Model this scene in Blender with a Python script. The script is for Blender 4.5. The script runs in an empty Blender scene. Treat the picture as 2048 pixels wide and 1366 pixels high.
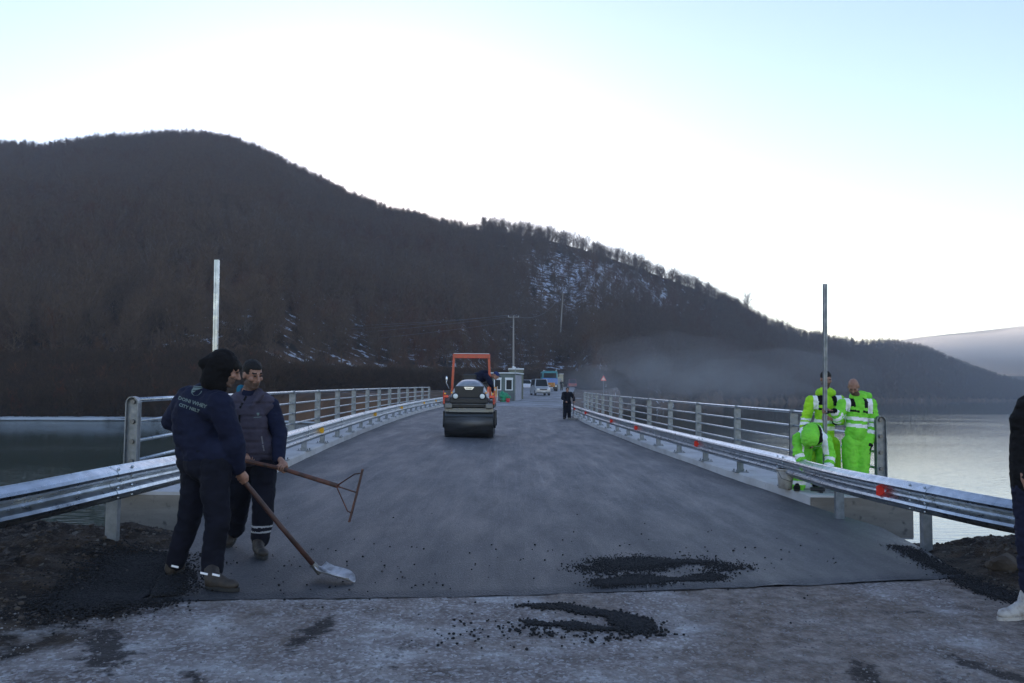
import bpy, bmesh, math, random
import numpy as np
from mathutils import Vector, Matrix, noise
from mathutils.bvhtree import BVHTree
random.seed(7); rng = np.random.default_rng(7)
R = math.radians
SC = bpy.context.scene
COL = SC.collection

# ------------------------------------------------------------------ camera
F_PX, CAM_H, PITCH, ROLL = 1650.0, 1.553, 0.0622, 0.0095
cd = bpy.data.cameras.new('camera'); cam = bpy.data.objects.new('camera', cd); COL.objects.link(cam)
cd.sensor_width = 36.0; cd.lens = F_PX / 2048 * 36.0; cd.clip_start = 0.05; cd.clip_end = 20000
CAM_M = Matrix.Translation((0, 0, CAM_H)) @ Matrix.Rotation(math.pi/2 + PITCH, 4, 'X') @ Matrix.Rotation(ROLL, 4, 'Z')
cam.matrix_world = CAM_M
SC.camera = cam

# ------------------------------------------------------------------ sky, sun, exposure
SUN_EL, SUN_AZ = R(7.0), R(-10.0)         # low sun behind the hill; azimuth from +Y towards +X
w = bpy.data.worlds.new('World'); SC.world = w; w.use_nodes = True
nt = w.node_tree; bg = nt.nodes['Background']
sky = nt.nodes.new('ShaderNodeTexSky'); sky.sky_type = 'NISHITA'; sky.sun_disc = False
sky.sun_elevation = SUN_EL; sky.sun_rotation = SUN_AZ
sky.air_density = 1.0; sky.dust_density = 0.3; sky.ozone_density = 1.0; sky.altitude = 500
tint = nt.nodes.new('ShaderNodeMix'); tint.data_type = 'RGBA'; tint.blend_type = 'MULTIPLY'; tint.inputs[0].default_value = 1.0
tint.inputs[7].default_value = (1.0, .950, 1.125, 1)
nt.links.new(sky.outputs[0], tint.inputs[6]); nt.links.new(tint.outputs[2], bg.inputs[0]); bg.inputs[1].default_value = 0.15
sl = bpy.data.lights.new('sun', 'SUN'); sun = bpy.data.objects.new('sun', sl); COL.objects.link(sun)
sl.energy = 2.0; sl.angle = R(0.5); sl.color = (1.0, .86, .7)
sd = Vector((math.sin(SUN_AZ)*math.cos(SUN_EL), math.cos(SUN_AZ)*math.cos(SUN_EL), math.sin(SUN_EL)))
sun.rotation_euler = sd.to_track_quat('Z', 'Y').to_euler()
SC.view_settings.view_transform = 'Standard'; SC.view_settings.look = 'None'
SC.view_settings.exposure = 1.42; SC.view_settings.gamma = 1.0
SC.cycles.max_bounces = 6; SC.cycles.diffuse_bounces = 3; SC.cycles.glossy_bounces = 3
SC.cycles.volume_bounces = 1; SC.cycles.transparent_max_bounces = 8

# ------------------------------------------------------------------ helpers
def ray(px, py):
    v = Vector(((px-1024)/F_PX, (683-py)/F_PX, -1.0))
    return (CAM_M.to_3x3() @ v)
def at(px, py, Y):                      # world point on the sight line at depth Y (metres ahead)
    d = ray(px, py); t = Y / d.y
    return Vector((0, 0, CAM_H)) + d*t
X0, CA, CB, HW = 1.28, -0.0992, 0.00121, 4.05
def cl(y): return X0 + CA*y + CB*y*y
def zz(y, x):
    t = y - 8; return (0.008*t + (3e-5*t*t if t > 0 else 0)) - 0.022*x
def hit(px, py, dz=0.0):                # sight line meets the road plane
    Y = 8.0
    for _ in range(60):
        p = at(px, py, Y); d = p.z - (zz(p.y, p.x) + dz)
        Y *= 1 + max(-.3, min(.3, d/1.6*.8))
    return at(px, py, Y)
def tag(o, label=None, cat=None, group=None, kind=None):
    if label: o['label'] = label
    if cat: o['category'] = cat
    if group: o['group'] = group
    if kind: o['kind'] = kind
    return o
def thing(name, loc, label, cat, group=None, rz=0.0):
    o = bpy.data.objects.new(name, None); COL.objects.link(o); o.location = loc; o.rotation_euler = (0, 0, rz)
    o.empty_display_size = .2
    return tag(o, label, cat, group)
def link(name, me, parent=None, world=False):
    o = bpy.data.objects.new(name, me); COL.objects.link(o)
    if parent is not None:
        o.parent = parent
        if world:
            o.matrix_parent_inverse = mw(parent).inverted()
    return o
def mw(o):
    m = Matrix.LocRotScale(o.location, o.rotation_euler, o.scale)
    return mw(o.parent) @ o.matrix_parent_inverse @ m if o.parent else m
def mesh_np(name, V, Fc, smooth=False):
    me = bpy.data.meshes.new(name)
    V = np.asarray(V, np.float32); Fc = np.asarray(Fc, np.int32)
    n, k = Fc.shape
    me.vertices.add(len(V)); me.vertices.foreach_set('co', V.ravel())
    me.loops.add(n*k); me.loops.foreach_set('vertex_index', Fc.ravel())
    me.polygons.add(n); me.polygons.foreach_set('loop_start', np.arange(0, n*k, k, dtype=np.int32))
    me.polygons.foreach_set('loop_total', np.full(n, k, np.int32))
    if smooth: me.polygons.foreach_set('use_smooth', np.ones(n, bool))
    me.update(calc_edges=True); return me

class MB:
    def __init__(s): s.v = []; s.f = []; s.m = []; s.cur = 0; s.sm = []; s.smooth = False
    def add(s, vs, fs):
        b = len(s.v); s.v += [tuple(p) for p in vs]
        for f in fs: s.f.append(tuple(b+i for i in f)); s.m.append(s.cur); s.sm.append(s.smooth)
        return s
    def box(s, c, size, rot=None, bev=0.0):
        hx, hy, hz = size[0]/2, size[1]/2, size[2]/2
        if bev > 0:
            bm = bmesh.new(); bmesh.ops.create_cube(bm, size=1)
            bmesh.ops.scale(bm, vec=size, verts=bm.verts)
            bmesh.ops.bevel(bm, geom=bm.edges[:], offset=bev, segments=2, affect='EDGES', profile=.5)
            bm.verts.ensure_lookup_table(); vs = [v.co.copy() for v in bm.verts]
            fs = [[v.index for v in f.verts] for f in bm.faces]; bm.free()
        else:
            vs = [Vector((x*hx, y*hy, z*hz)) for x in (-1, 1) for y in (-1, 1) for z in (-1, 1)]
            fs = [(0,1,3,2),(4,6,7,5),(0,4,5,1),(2,3,7,6),(0,2,6,4),(1,5,7,3)]
        if rot is not None: vs = [rot @ v for v in vs]
        c = Vector(c); return s.add([v+c for v in vs], fs)
    def tube(s, pts, rs, n=8, cap=True, up=None, sx=1.0):
        pts = [Vector(p) for p in pts]
        if not isinstance(rs, (list, tuple)): rs = [rs]*len(pts)
        vs = []; prev = None
        for i, p in enumerate(pts):
            if i == 0: t = pts[1]-p
            elif i == len(pts)-1: t = p-pts[i-1]
            else: t = (pts[i+1]-p).normalized() + (p-pts[i-1]).normalized()
            t = t.normalized() if t.length > 1e-9 else Vector((0,0,1))
            if prev is None:
                a = Vector(up) if up else (Vector((0,0,1)) if abs(t.z) < .9 else Vector((1,0,0)))
                u = (a - t*a.dot(t)).normalized()
            else: u = (prev - t*prev.dot(t)).normalized()
            prev = u; v = t.cross(u)
            for k in range(n):
                a = 2*math.pi*k/n; vs.append(p + (u*math.cos(a) + v*math.sin(a)*sx)*rs[i])
        fs = []
        for i in range(len(pts)-1):
            for k in range(n):
                k2 = (k+1) % n; fs.append((i*n+k, i*n+k2, (i+1)*n+k2, (i+1)*n+k))
        if cap: fs.append(tuple(range(n-1, -1, -1))); fs.append(tuple(range((len(pts)-1)*n, len(pts)*n)))
        return s.add(vs, fs)
    def ell(s, c, r, rot=None, nu=16, nv=10):
        vs = []; c = Vector(c)
        for j in range(1, nv):
            ph = math.pi*j/nv
            for i in range(nu):
                a = 2*math.pi*i/nu
                p = Vector((r[0]*math.sin(ph)*math.cos(a), r[1]*math.sin(ph)*math.sin(a), r[2]*math.cos(ph)))
                vs.append(c + (rot @ p if rot is not None else p))
        t = Vector((0,0,r[2])); b = -t
        if rot is not None: t = rot @ t; b = rot @ b
        vs += [c+t, c+b]; T = len(vs)-2; B = T+1; fs = []
        for j in range(nv-2):
            for i in range(nu):
                i2 = (i+1) % nu; fs.append((j*nu+i, (j+1)*nu+i, (j+1)*nu+i2, j*nu+i2))
        for i in range(nu):
            i2 = (i+1) % nu; fs.append((T, i, i2)); fs.append((B, (nv-2)*nu+i2, (nv-2)*nu+i))
        return s.add(vs, fs)
    def cap(s, a, b, ra, rb=None, n=14, sx=1.0, up=None):      # tapered capsule
        rb = ra if rb is None else rb
        a = Vector(a); b = Vector(b); d = (b-a); L = d.length
        if L < 1e-6: return s.ell(a, (ra, ra, ra))
        d /= L; pts = []; rs = []
        for k in range(5):
            t = -math.cos(k/4*math.pi/2) ; pts.append(a + d*ra*t); rs.append(max(ra*math.sin(k/4*math.pi/2), 1e-4))
        for k in range(5):
            t = math.sin(k/4*math.pi/2); pts.append(b + d*rb*t); rs.append(max(rb*math.cos(k/4*math.pi/2), 1e-4))
        return s.tube(pts, rs, n, up=up, sx=sx)
    def sweep(s, prof, frames, closed=True, cap=True):         # prof (a,b) laid in frame (origin, A, B)
        k = len(prof); vs = []
        for o, A, B in frames:
            for a, b in prof: vs.append(o + A*a + B*b)
        fs = []; kk = k if closed else k-1
        for i in range(len(frames)-1):
            for j in range(kk):
                j2 = (j+1) % k; fs.append((i*k+j, i*k+j2, (i+1)*k+j2, (i+1)*k+j))
        if cap and closed: fs.append(tuple(range(k-1, -1, -1))); fs.append(tuple(range((len(frames)-1)*k, len(frames)*k)))
        return s.add(vs, fs)
    def mesh(s, name, *mats):
        me = bpy.data.meshes.new(name); me.from_pydata(s.v, [], s.f)
        for m in mats: me.materials.append(m)
        me.polygons.foreach_set('material_index', s.m); me.polygons.foreach_set('use_smooth', s.sm)
        bm = bmesh.new(); bm.from_mesh(me); bmesh.ops.recalc_face_normals(bm, faces=bm.faces[:]); bm.to_mesh(me); bm.free()
        me.update(); return me
    def build(s, name, mat, parent=None, world=False, smooth=False):
        mats = mat if isinstance(mat, (list, tuple)) else [mat]
        me = s.mesh(name, *mats)
        if smooth: me.shade_smooth()
        return link(name, me, parent, world)

# ------------------------------------------------------------------ materials
def mat(name, col, rough=.7, metal=0.0, vary=None, bump=None, spec=.5, coat=0.0, layers=(), rvary=None, stretch=None):
    """vary=(colour2, scale, lo, hi); layers=[(colour, scale, lo, hi, stretch)]; bump=(scale, strength, distance)"""
    m = bpy.data.materials.new(name); m.use_nodes = True; t = m.node_tree; N = t.nodes; L = t.links
    p = N['Principled BSDF']; p.inputs['Roughness'].default_value = rough; p.inputs['Metallic'].default_value = metal
    p.inputs['Specular IOR Level'].default_value = spec; p.inputs['Coat Weight'].default_value = coat
    p.inputs['Base Color'].default_value = (*col, 1)
    tc = N.new('ShaderNodeTexCoord'); cur = None
    def nz(scale, lo, hi, st=None, det=6, rough_=.6):
        src = tc.outputs['Object']
        if st:
            mp = N.new('ShaderNodeMapping'); mp.inputs['Scale'].default_value = st; L.new(src, mp.inputs[0]); src = mp.outputs[0]
        n = N.new('ShaderNodeTexNoise'); n.inputs['Scale'].default_value = scale; n.inputs['Detail'].default_value = det
        n.inputs['Roughness'].default_value = rough_; L.new(src, n.inputs['Vector'])
        r = N.new('ShaderNodeMapRange'); r.inputs[1].default_value = lo; r.inputs[2].default_value = hi
        L.new(n.outputs[0], r.inputs[0]); return r.outputs[0]
    ls = ([(*vary, None)] if vary and len(vary) == 4 else ([vary] if vary else [])) + list(layers)
    for c2, sc_, lo, hi, st in ls:
        mx = N.new('ShaderNodeMix'); mx.data_type = 'RGBA'
        L.new(nz(sc_, lo, hi, st), mx.inputs[0])
        if cur is None: mx.inputs[6].default_value = (*col, 1)
        else: L.new(cur, mx.inputs[6])
        mx.inputs[7].default_value = (*c2, 1); cur = mx.outputs[2]
    if cur is not None: L.new(cur, p.inputs['Base Color'])
    if rvary:
        sc_, lo, hi = rvary; v = nz(sc_, .3, .7)
        mr = N.new('ShaderNodeMapRange'); mr.inputs[3].default_value = lo; mr.inputs[4].default_value = hi
        L.new(v, mr.inputs[0]); L.new(mr.outputs[0], p.inputs['Roughness'])
    if bump:
        b = N.new('ShaderNodeBump'); b.inputs['Strength'].default_value = bump[1]
        b.inputs['Distance'].default_value = bump[2] if len(bump) > 2 else .02
        L.new(nz(bump[0], 0, 1), b.inputs['Height']); L.new(b.outputs[0], p.inputs['Normal'])
    return m
G = {}
G['galv'] = mat('galvanised steel', (.50,.54,.58), .34, 1.0, vary=((.36,.39,.42), 9, .35, .65), bump=(60, .05, .002), rvary=(14, .22, .42))
G['galv_dull'] = mat('dull galvanised steel', (.27,.29,.32), .5, .7, vary=((.18,.20,.22), 12, .35, .65), rvary=(20, .35, .6))
G['steel_dark'] = mat('bolt steel', (.18,.18,.18), .5, .8)
G['concrete'] = mat('sidewalk concrete', (.56,.55,.55), .85, vary=((.44,.42,.41), 1.4, .4, .7), bump=(40, .25, .01), layers=[((.30,.27,.24), 5, .60, .72, None)])
G['concrete_wet'] = mat('stained concrete', (.27,.24,.205), .85, vary=((.17,.145,.12), 1.2, .35, .65, (1, 1, 4)), bump=(25, .4, .01), layers=[((.10,.09,.08), 7, .58, .7, None)])
G['yellow'] = mat('amber reflector plastic', (1.0,.50,.02), .3)
G['red'] = mat('red reflector plastic', (1.0,.05,.03), .3)
# ------------------------------------------------------------------ hills
WATER_Z = -2.25
SKY_PX = [(-500,330),(-250,300),(0,276),(60,280),(100,275),(180,268),(260,262),(330,257),(400,258),(450,268),(520,296),(560,312),(600,332),(640,350),(680,370),(720,386),(760,400),(820,412),(880,428),(940,436),(1000,440),(1060,448),(1120,462),(1180,480),(1240,500),(1300,522),(1360,545),(1400,560),(1450,585),(1490,606),(1530,630),(1580,648),(1620,662),(1650,668),(1720,680),(1780,676),(1850,690),(1900,712),(1950,732),(2000,748),(2048,762),(2150,780),(2300,789),(2600,792)]
RID = [(-500,480),(0,480),(400,450),(800,420),(1100,430),(1250,450),(1400,490),(1500,540),(1620,640),(1720,760),(1850,900),(2048,1080),(2600,1250)]
SHO = [(-500,92),(0,98),(262,101),(600,98),(800,84),(885,68),(915,58.5),(1165,57.5),(1190,80),(1215,150),(1260,240),(1350,290),(1500,400),(1620,520),(1760,690),(1900,850),(2048,1020),(2600,1210)]
BEN = [(-500,.0),(520,.0),(930,.24),(1000,.33),(1150,.33),(1250,.0),(2600,.0)]
ip = lambda tab, x: np.interp(x, [a for a, b in tab], [b for a, b in tab])
TREE_H = 9.0
def hill_grid(pxs, nt_):
    V = np.zeros((len(pxs), nt_, 3)); A = np.zeros((len(pxs), nt_)); 
    for i, px in enumerate(pxs):
        Rr, Sh, bn = ip(RID, px), ip(SHO, px), ip(BEN, px)
        th = TREE_H*.70*(1 if px < 1650 else .75)*(.8 if px < 750 else 1)
        top = at(px, ip(SKY_PX, px), Rr); zr = top.z - th
        ux = ray(px, 760); kx = ux.x/ux.y
        for j in range(nt_):
            t = j/(nt_-1)*1.35
            Y = Sh + (Rr-Sh)*t
            if t <= 1:
                q = max(0, (t-bn)/(1-bn))
                prof = q**(1.12) if q > 0 else 0
                z = (WATER_Z-.6) + (zr-(WATER_Z-.6))*prof
                if bn > .01: z = max(z, -2.85 + min(1, (Y-Sh)/3.5)*(3.15 + .020*max(0, Y-61)))
                env = math.sin(math.pi*min(1, max(0, t)))
                x = kx*Y
                nz_ = noise.fractal(Vector((x*.012, Y*.012, 3.1)), 1.0, 2.0, 5)*7*env*q + noise.noise(Vector((x*.05, Y*.05, 0)))*1.6*env*q
                # drainage gullies running down the slope
                nz_ -= abs(noise.noise(Vector((px*.006, t*.8, 9.2))))*9*env*q
                z += nz_
                if 0 < t < .12 and bn < .02: z += 1.0*math.sin(min(1, t/.04)*math.pi/2)
            else:
                z = zr - (t-1)*(Rr-Sh)*.35
            V[i, j] = (kx*Y, Y, z); A[i, j] = t
    return V, A
pxs = np.concatenate([np.arange(-500, 870, 14), np.arange(870, 1220, 7), np.arange(1220, 2600, 14)])
NT = 150
HV, HT = hill_grid(pxs, NT)
ni = len(pxs)
idx = np.arange(ni*NT).reshape(ni, NT)
Fq = np.stack([idx[:-1,:-1], idx[1:,:-1], idx[1:,1:], idx[:-1,1:]], -1).reshape(-1, 4)
me = mesh_np('hills', HV.reshape(-1, 3), Fq, True)
def bump2(px, a, b, s): return 1/(1+np.exp(-(px-a)/s)) * 1/(1+np.exp((px-b)/s))
P = np.repeat(pxs, NT); T = HT.ravel()
SN = 0.20*bump2(P, 1000, 1420, 40)*bump2(T, .60, .98, .05)     # snowy upper slope below the ridge
SN += 0.055*bump2(P, 560, 1250, 80)*bump2(T, .10, .60, .06)
BNA = ip(BEN, P); TQ = (T-BNA)/(1-BNA)
LED = [(-500,.05),(0,.052),(480,.060),(850,.088),(1300,.088)]
LD = ip(LED, P)
SN += 0.225*bump2(P, 430, 1230, 30)*bump2(TQ-LD, .0, .028, .004)*(.85+.45*np.sin(P*.045)*np.sin(P*.013+1)) + .066*bump2(P, 300, 1250, 60)*bump2(TQ, .05, .30, .03)
SN += 0.16*bump2(P, 20, 80, 8)*bump2(TQ-LD, .0, .02, .004)
SN += 0.09*bump2(P, 1050, 1330, 30)*bump2(T, .0, .10, .02)
SN += 0.06*bump2(P, -60, 110, 20)*bump2(T, .72, .92, .03)
SN += 0.17*bump2(P, 200, 420, 20)*bump2(T, .0, .035, .006)
SN += 0.10*bump2(P, 1620, 1800, 20)*bump2(T, .9, 1.0, .01)
at_ = me.attributes.new('snow', 'FLOAT', 'POINT'); at_.data.foreach_set('value', SN.astype(np.float32))
hm = bpy.data.materials.new('wooded hillside floor'); hm.use_nodes = True
N = hm.node_tree.nodes; L = hm.node_tree.links; p = N['Principled BSDF']; p.inputs['Roughness'].default_value = .95; p.inputs['Specular IOR Level'].default_value = .1
tc = N.new('ShaderNodeTexCoord')
def nsz(sc_, det=6, st=None):
    n = N.new('ShaderNodeTexNoise'); n.inputs['Scale'].default_value = sc_; n.inputs['Detail'].default_value = det; n.inputs['Roughness'].default_value = .65
    src = tc.outputs['Object']
    if st:
        mp = N.new('ShaderNodeMapping'); mp.inputs['Scale'].default_value = st; L.new(src, mp.inputs[0]); src = mp.outputs[0]
    L.new(src, n.inputs['Vector']); return n.outputs[0]
r1 = N.new('ShaderNodeValToRGB'); e = r1.color_ramp.elements
e[0].position = .35; e[0].color = (.026,.020,.016,1); e[1].position = .66; e[1].color = (.15,.085,.050,1)
L.new(nsz(.09), r1.inputs[0])
ad = N.new('ShaderNodeMath'); ad.operation = 'ADD'; av = N.new('ShaderNodeAttribute'); av.attribute_name = 'snow'
L.new(nsz(.33, 9), ad.inputs[0]); L.new(av.outputs['Fac'], ad.inputs[1])
mr = N.new('ShaderNodeMapRange'); mr.inputs[1].default_value = .66; mr.inputs[2].default_value = .70; L.new(ad.outputs[0], mr.inputs[0])
mx = N.new('ShaderNodeMix'); mx.data_type = 'RGBA'; L.new(mr.outputs[0], mx.inputs[0]); L.new(r1.outputs[0], mx.inputs[6]); mx.inputs[7].default_value = (.62,.66,.75,1)
L.new(mx.outputs[2], p.inputs['Base Color'])
me.materials.append(hm)
tag(link('hills', me), kind='structure')

# distant hill behind the lake, beyond the fog
pf = np.arange(1500, 2750, 20)
FS = [(1500,720),(1700,690),(1850,666),(1950,656),(2048,645),(2200,640),(2400,660),(2750,700)]
Vf = np.zeros((len(pf), 30, 3))
for i, px in enumerate(pf):
    for j in range(30):
        t = j/29*1.3; Y = 1350 + 700*t; zr = at(px, ip(FS, px), 2050).z - 8
        z = -4 + (zr+4)*min(1, t)**.9 - max(0, t-1)*200
        k = ray(px, 760); x = k.x/k.y*Y
        z += noise.fractal(Vector((x*.004, Y*.004, 7)), 1.0, 2.0, 4)*14*math.sin(math.pi*min(1, t))
        Vf[i, j] = (x, Y, z)
idf = np.arange(len(pf)*30).reshape(-1, 30)
Ff = np.stack([idf[:-1,:-1], idf[1:,:-1], idf[1:,1:], idf[:-1,1:]], -1).reshape(-1, 4)
mf = mesh_np('far_hills', Vf.reshape(-1, 3), Ff, True)
mf.materials.append(mat('distant wooded hill', (.035,.030,.026), .95, vary=((.07,.05,.035), .02, .35, .65), spec=.1, bump=(.3, 1.0, 3.0)))
tag(link('far_hills', mf), kind='structure')

# ------------------------------------------------------------------ water and lake bed
wm = bpy.data.materials.new('lake water'); wm.use_nodes = True; N = wm.node_tree.nodes; L = wm.node_tree.links; p = N['Principled BSDF']
p.inputs['Base Color'].default_value = (.022,.055,.040,1); p.inputs['Roughness'].default_value = .03; p.inputs['IOR'].default_value = 1.333
tc = N.new('ShaderNodeTexCoord'); mp = N.new('ShaderNodeMapping'); mp.inputs['Scale'].default_value = (.7, 1.6, 1); L.new(tc.outputs['Object'], mp.inputs[0])
n1 = N.new('ShaderNodeTexNoise'); n1.inputs['Scale'].default_value = 2.2; n1.inputs['Detail'].default_value = 5; L.new(mp.outputs[0], n1.inputs['Vector'])
n2 = N.new('ShaderNodeTexNoise'); n2.inputs['Scale'].default_value = .045; n2.inputs['Detail'].default_value = 3; L.new(mp.outputs[0], n2.inputs['Vector'])
mr = N.new('ShaderNodeMapRange'); mr.inputs[1].default_value = .42; mr.inputs[2].default_value = .62; mr.inputs[3].default_value = .30; mr.inputs[4].default_value = .46; L.new(n2.outputs[0], mr.inputs[0])
# the right-hand side of the lake is calm, the side below the hill is ruffled
sx = N.new('ShaderNodeSeparateXYZ'); L.new(tc.outputs['Object'], sx.inputs[0])
mc = N.new('ShaderNodeMapRange'); mc.inputs[1].default_value = -6; mc.inputs[2].default_value = 8; mc.inputs[3].default_value = 1.0; mc.inputs[4].default_value = .36; L.new(sx.outputs[0], mc.inputs[0])
my = N.new('ShaderNodeMapRange'); my.inputs[1].default_value = 176; my.inputs[2].default_value = 196; my.inputs[3].default_value = 1.0; my.inputs[4].default_value = .08; L.new(sx.outputs[1], my.inputs[0])
my2 = N.new('ShaderNodeMath'); my2.operation = 'MULTIPLY'; L.new(mc.outputs[0], my2.inputs[0]); L.new(my.outputs[0], my2.inputs[1])
mu = N.new('ShaderNodeMath'); mu.operation = 'MULTIPLY'; L.new(mr.outputs[0], mu.inputs[0]); L.new(my2.outputs[0], mu.inputs[1])
b = N.new('ShaderNodeBump'); b.inputs['Distance'].default_value = .10; L.new(mu.outputs[0], b.inputs['Strength']); L.new(n1.outputs[0], b.inputs['Height']); L.new(b.outputs[0], p.inputs['Normal'])
m_ = mesh_np('lake_water', [(-3000,-300,WATER_Z),(4000,-300,WATER_Z),(4000,5000,WATER_Z),(-3000,5000,WATER_Z)], [(0,1,2,3)]); m_.materials.append(wm)
tag(link('lake_water', m_), kind='structure')
m_ = mesh_np('lake_bed', [(-6000,-2000,-7),(6000,-2000,-7),(6000,9000,-7),(-6000,9000,-7)], [(0,1,2,3)]); m_.materials.append(mat('lake mud', (.06,.05,.04), .95))
tag(link('lake_bed', m_), kind='structure')

# ------------------------------------------------------------------ near bank (ground with mounds)
EDGE_PX = [(-300,1236),(150,1224),(290,1211),(520,1204),(900,1201),(1200,1191),(1500,1181),(1900,1163),(2000,1160)]
EDGE = [hit(*q) for q in EDGE_PX]
EX = [q.x for q in EDGE]; EY = [q.y for q in EDGE]
def edge_y(x): return float(np.interp(x, EX, EY))
def sstep(a, b, x):
    t = max(0, min(1, (x-a)/(b-a))); return t*t*(3-2*t)
def fr(x, y, s, seed=0, o=4): return noise.fractal(Vector((x*s, y*s, seed)), 1.0, 2.0, o)
def near_z(x, y):
    base = zz(y, x) if y > -5 else zz(-5, x)
    z = base - .05                                         # asphalt is laid on top
    if y < 9: z = base + .018 - .068*sstep(edge_y(x)+.02, edge_y(x)+.16, y)*(1 if -2.6 < x < 4.0 else 0) + (.010*fr(x, y, 3) + .005*fr(x, y, 14, 5))*(1 if y < edge_y(x) else .4)
    # ruts in the foreground
    # left spoil heap
    rl = 3.05 + .25*fr(y, 0, .8, 2) if y > 5 else 3.05
    xl = -x - rl
    L_ = sstep(0, .9, xl)*sstep(5.0, 6.6, y)*(1-sstep(7.9, 8.9, y))
    z += L_*(.13 + .10*fr(x, y, 1.3, 8) + .05*fr(x, y, 5, 3) + .03*abs(fr(x, y, 14, 4)))
    # right spoil heap, rising to the edge of the picture
    xr = x - (3.95 - .28*(y-7.3)*0)
    R_ = sstep(0, .9, xr - .1*(y-7))*sstep(6.2, 7.6, y)*(1-sstep(10.0, 11.0, y))
    z += R_*(.10 + .42*sstep(4.9, 6.2, x)*sstep(6.6, 8.0, y)*(1-sstep(8.6,9.6,y)) + .12*fr(x, y, 1.1, 12) + .06*fr(x, y, 4, 13) + .03*abs(fr(x, y, 13, 14)))
    # bank falls to the lake beyond the approach
    if y > 8.4 and x < -3.3: z -= sstep(8.3, 10.2, y)*sstep(3.2, 4.0, -x)*3.6 if x < 0 else 0
    if x > 3.9: z -= sstep(9.2, 11.8, y)*sstep(4.1, 5.2, x)*3.6
    z -= sstep(12.2, 14.5, y)*4.5
    if x < -7.5: z -= sstep(7.5, 13, -x)*sstep(1, 5, y)*3.6
    if x > 9: z -= sstep(9, 16, x)*sstep(1, 6, y)*3.6
    return z
def grid(x0, x1, y0, y1, nx, ny):
    xs = np.linspace(x0, x1, nx); ys = np.linspace(y0, y1, ny)
    V = [(x, y, near_z(x, y)) for x in xs for y in ys]; I = np.arange(nx*ny).reshape(nx, ny)
    return V, np.stack([I[:-1,:-1], I[1:,:-1], I[1:,1:], I[:-1,1:]], -1).reshape(-1, 4)
xs = np.concatenate([np.linspace(-80,-10,20)[:-1], np.linspace(-10,-6.5,25)[:-1], np.linspace(-6.5,7.5,360), np.linspace(7.5,12,25)[1:], np.linspace(12,80,20)[1:]])
ys = np.concatenate([np.linspace(-60,2,20)[:-1], np.linspace(2,11.5,250), np.linspace(11.5,16,16)[1:]])
V = np.array([(x, y, near_z(x, y)) for x in xs for y in ys]); I = np.arange(len(V)).reshape(len(xs), len(ys))
me = mesh_np('ground', V, np.stack([I[:-1,:-1], I[1:,:-1], I[1:,1:], I[:-1,1:]], -1).reshape(-1, 4), True)
# how much a spot is loose earth (1) rather than frosted gravel (0)
Ea = np.zeros(len(V)); Da = np.zeros(len(V))
for i, (x, y, z) in enumerate(V):
    e_ = max(sstep(2.75, 3.35, -x + .25*fr(x,y,1.5,2) - .55*max(0, 5.6-y)), sstep(3.85, 4.25, x + .15*fr(x,y,1.5,4) - .3*max(0, 7.2-y)))
    e_ = max(e_, .8*sstep(2.1, 2.9, -x+.45*fr(x,y,1.1,7) - .9*max(0, 5.0-y)))
    Ea[i] = e_
for (cx, cy, rx, ry, an, s) in [(-2.35,4.9,.16,.55,.5,1),(-1.25,5.35,.10,.45,-.1,1),(-1.6,4.4,.08,.35,.7,.7),(2.05,4.85,.10,.38,-.25,.9),(2.85,5.05,.12,.42,.5,.9),(2.35,4.45,.07,.7,-.35,1),(2.9,6.3,.5,.1,0,.5),(-.65,4.95,.05,.3,0,.6),(1.1,4.5,.06,.2,.4,.7),(.2,5.4,.4,.05,.1,.4),(3.1,4.5,.2,.3,0,.5)]:
    c, s_ = math.cos(an), math.sin(an); dx = V[:,0]-cx; dy = V[:,1]-cy
    u = (dx*c+dy*s_)/rx; v = (-dx*s_+dy*c)/ry; Da = np.maximum(Da, s*np.exp(-(u*u+v*v)))
for nm, ar in (('earth', Ea), ('stain', Da)):
    a_ = me.attributes.new(nm, 'FLOAT', 'POINT'); a_.data.foreach_set('value', ar.astype(np.float32))
gm = bpy.data.materials.new('frosted gravel and earth'); gm.use_nodes = True; N = gm.node_tree.nodes; L = gm.node_tree.links; p = N['Principled BSDF']
p.inputs['Roughness'].default_value = .9; p.inputs['Specular IOR Level'].default_value = .25
tc = N.new('ShaderNodeTexCoord')
def ramp(fac, stops):
    r = N.new('ShaderNodeValToRGB'); cr = r.color_ramp
    while len(cr.elements) < len(stops): cr.elements.new(.5)
    for e_, (pos, c) in zip(cr.elements, stops): e_.position = pos; e_.color = (*c, 1)
    L.new(fac, r.inputs[0]); return r.outputs[0]
def mixc(f, a, b_, mode='MIX'):
    m = N.new('ShaderNodeMix'); m.data_type = 'RGBA'; m.blend_type = mode
    if isinstance(f, float): m.inputs[0].default_value = f
    else: L.new(f, m.inputs[0])
    for s_, v in ((6, a), (7, b_)):
        if isinstance(v, tuple): m.inputs[s_].default_value = (*v, 1)
        else: L.new(v, m.inputs[s_])
    return m.outputs[2]
def rng_(f, a, b_, c=0, d=1):
    m = N.new('ShaderNodeMapRange'); L.new(f, m.inputs[0])
    for i_, v in enumerate((a, b_, c, d)): m.inputs[i_+1].default_value = v
    return m.outputs[0]
def vor(s):
    v = N.new('ShaderNodeTexVoronoi'); v.inputs['Scale'].default_value = s; L.new(tc.outputs['Object'], v.inputs['Vector']); return v
def attr(nm):
    a = N.new('ShaderNodeAttribute'); a.attribute_name = nm; return a.outputs['Fac']
def math_(op, a, b_):
    m = N.new('ShaderNodeMath'); m.operation = op
    for i_, v in enumerate((a, b_)):
        if isinstance(v, (int, float)): m.inputs[i_].default_value = v
        else: L.new(v, m.inputs[i_])
    return m.outputs[0]
frost = nsz(1.9, 10, (1, 1.3, 1))
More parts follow.
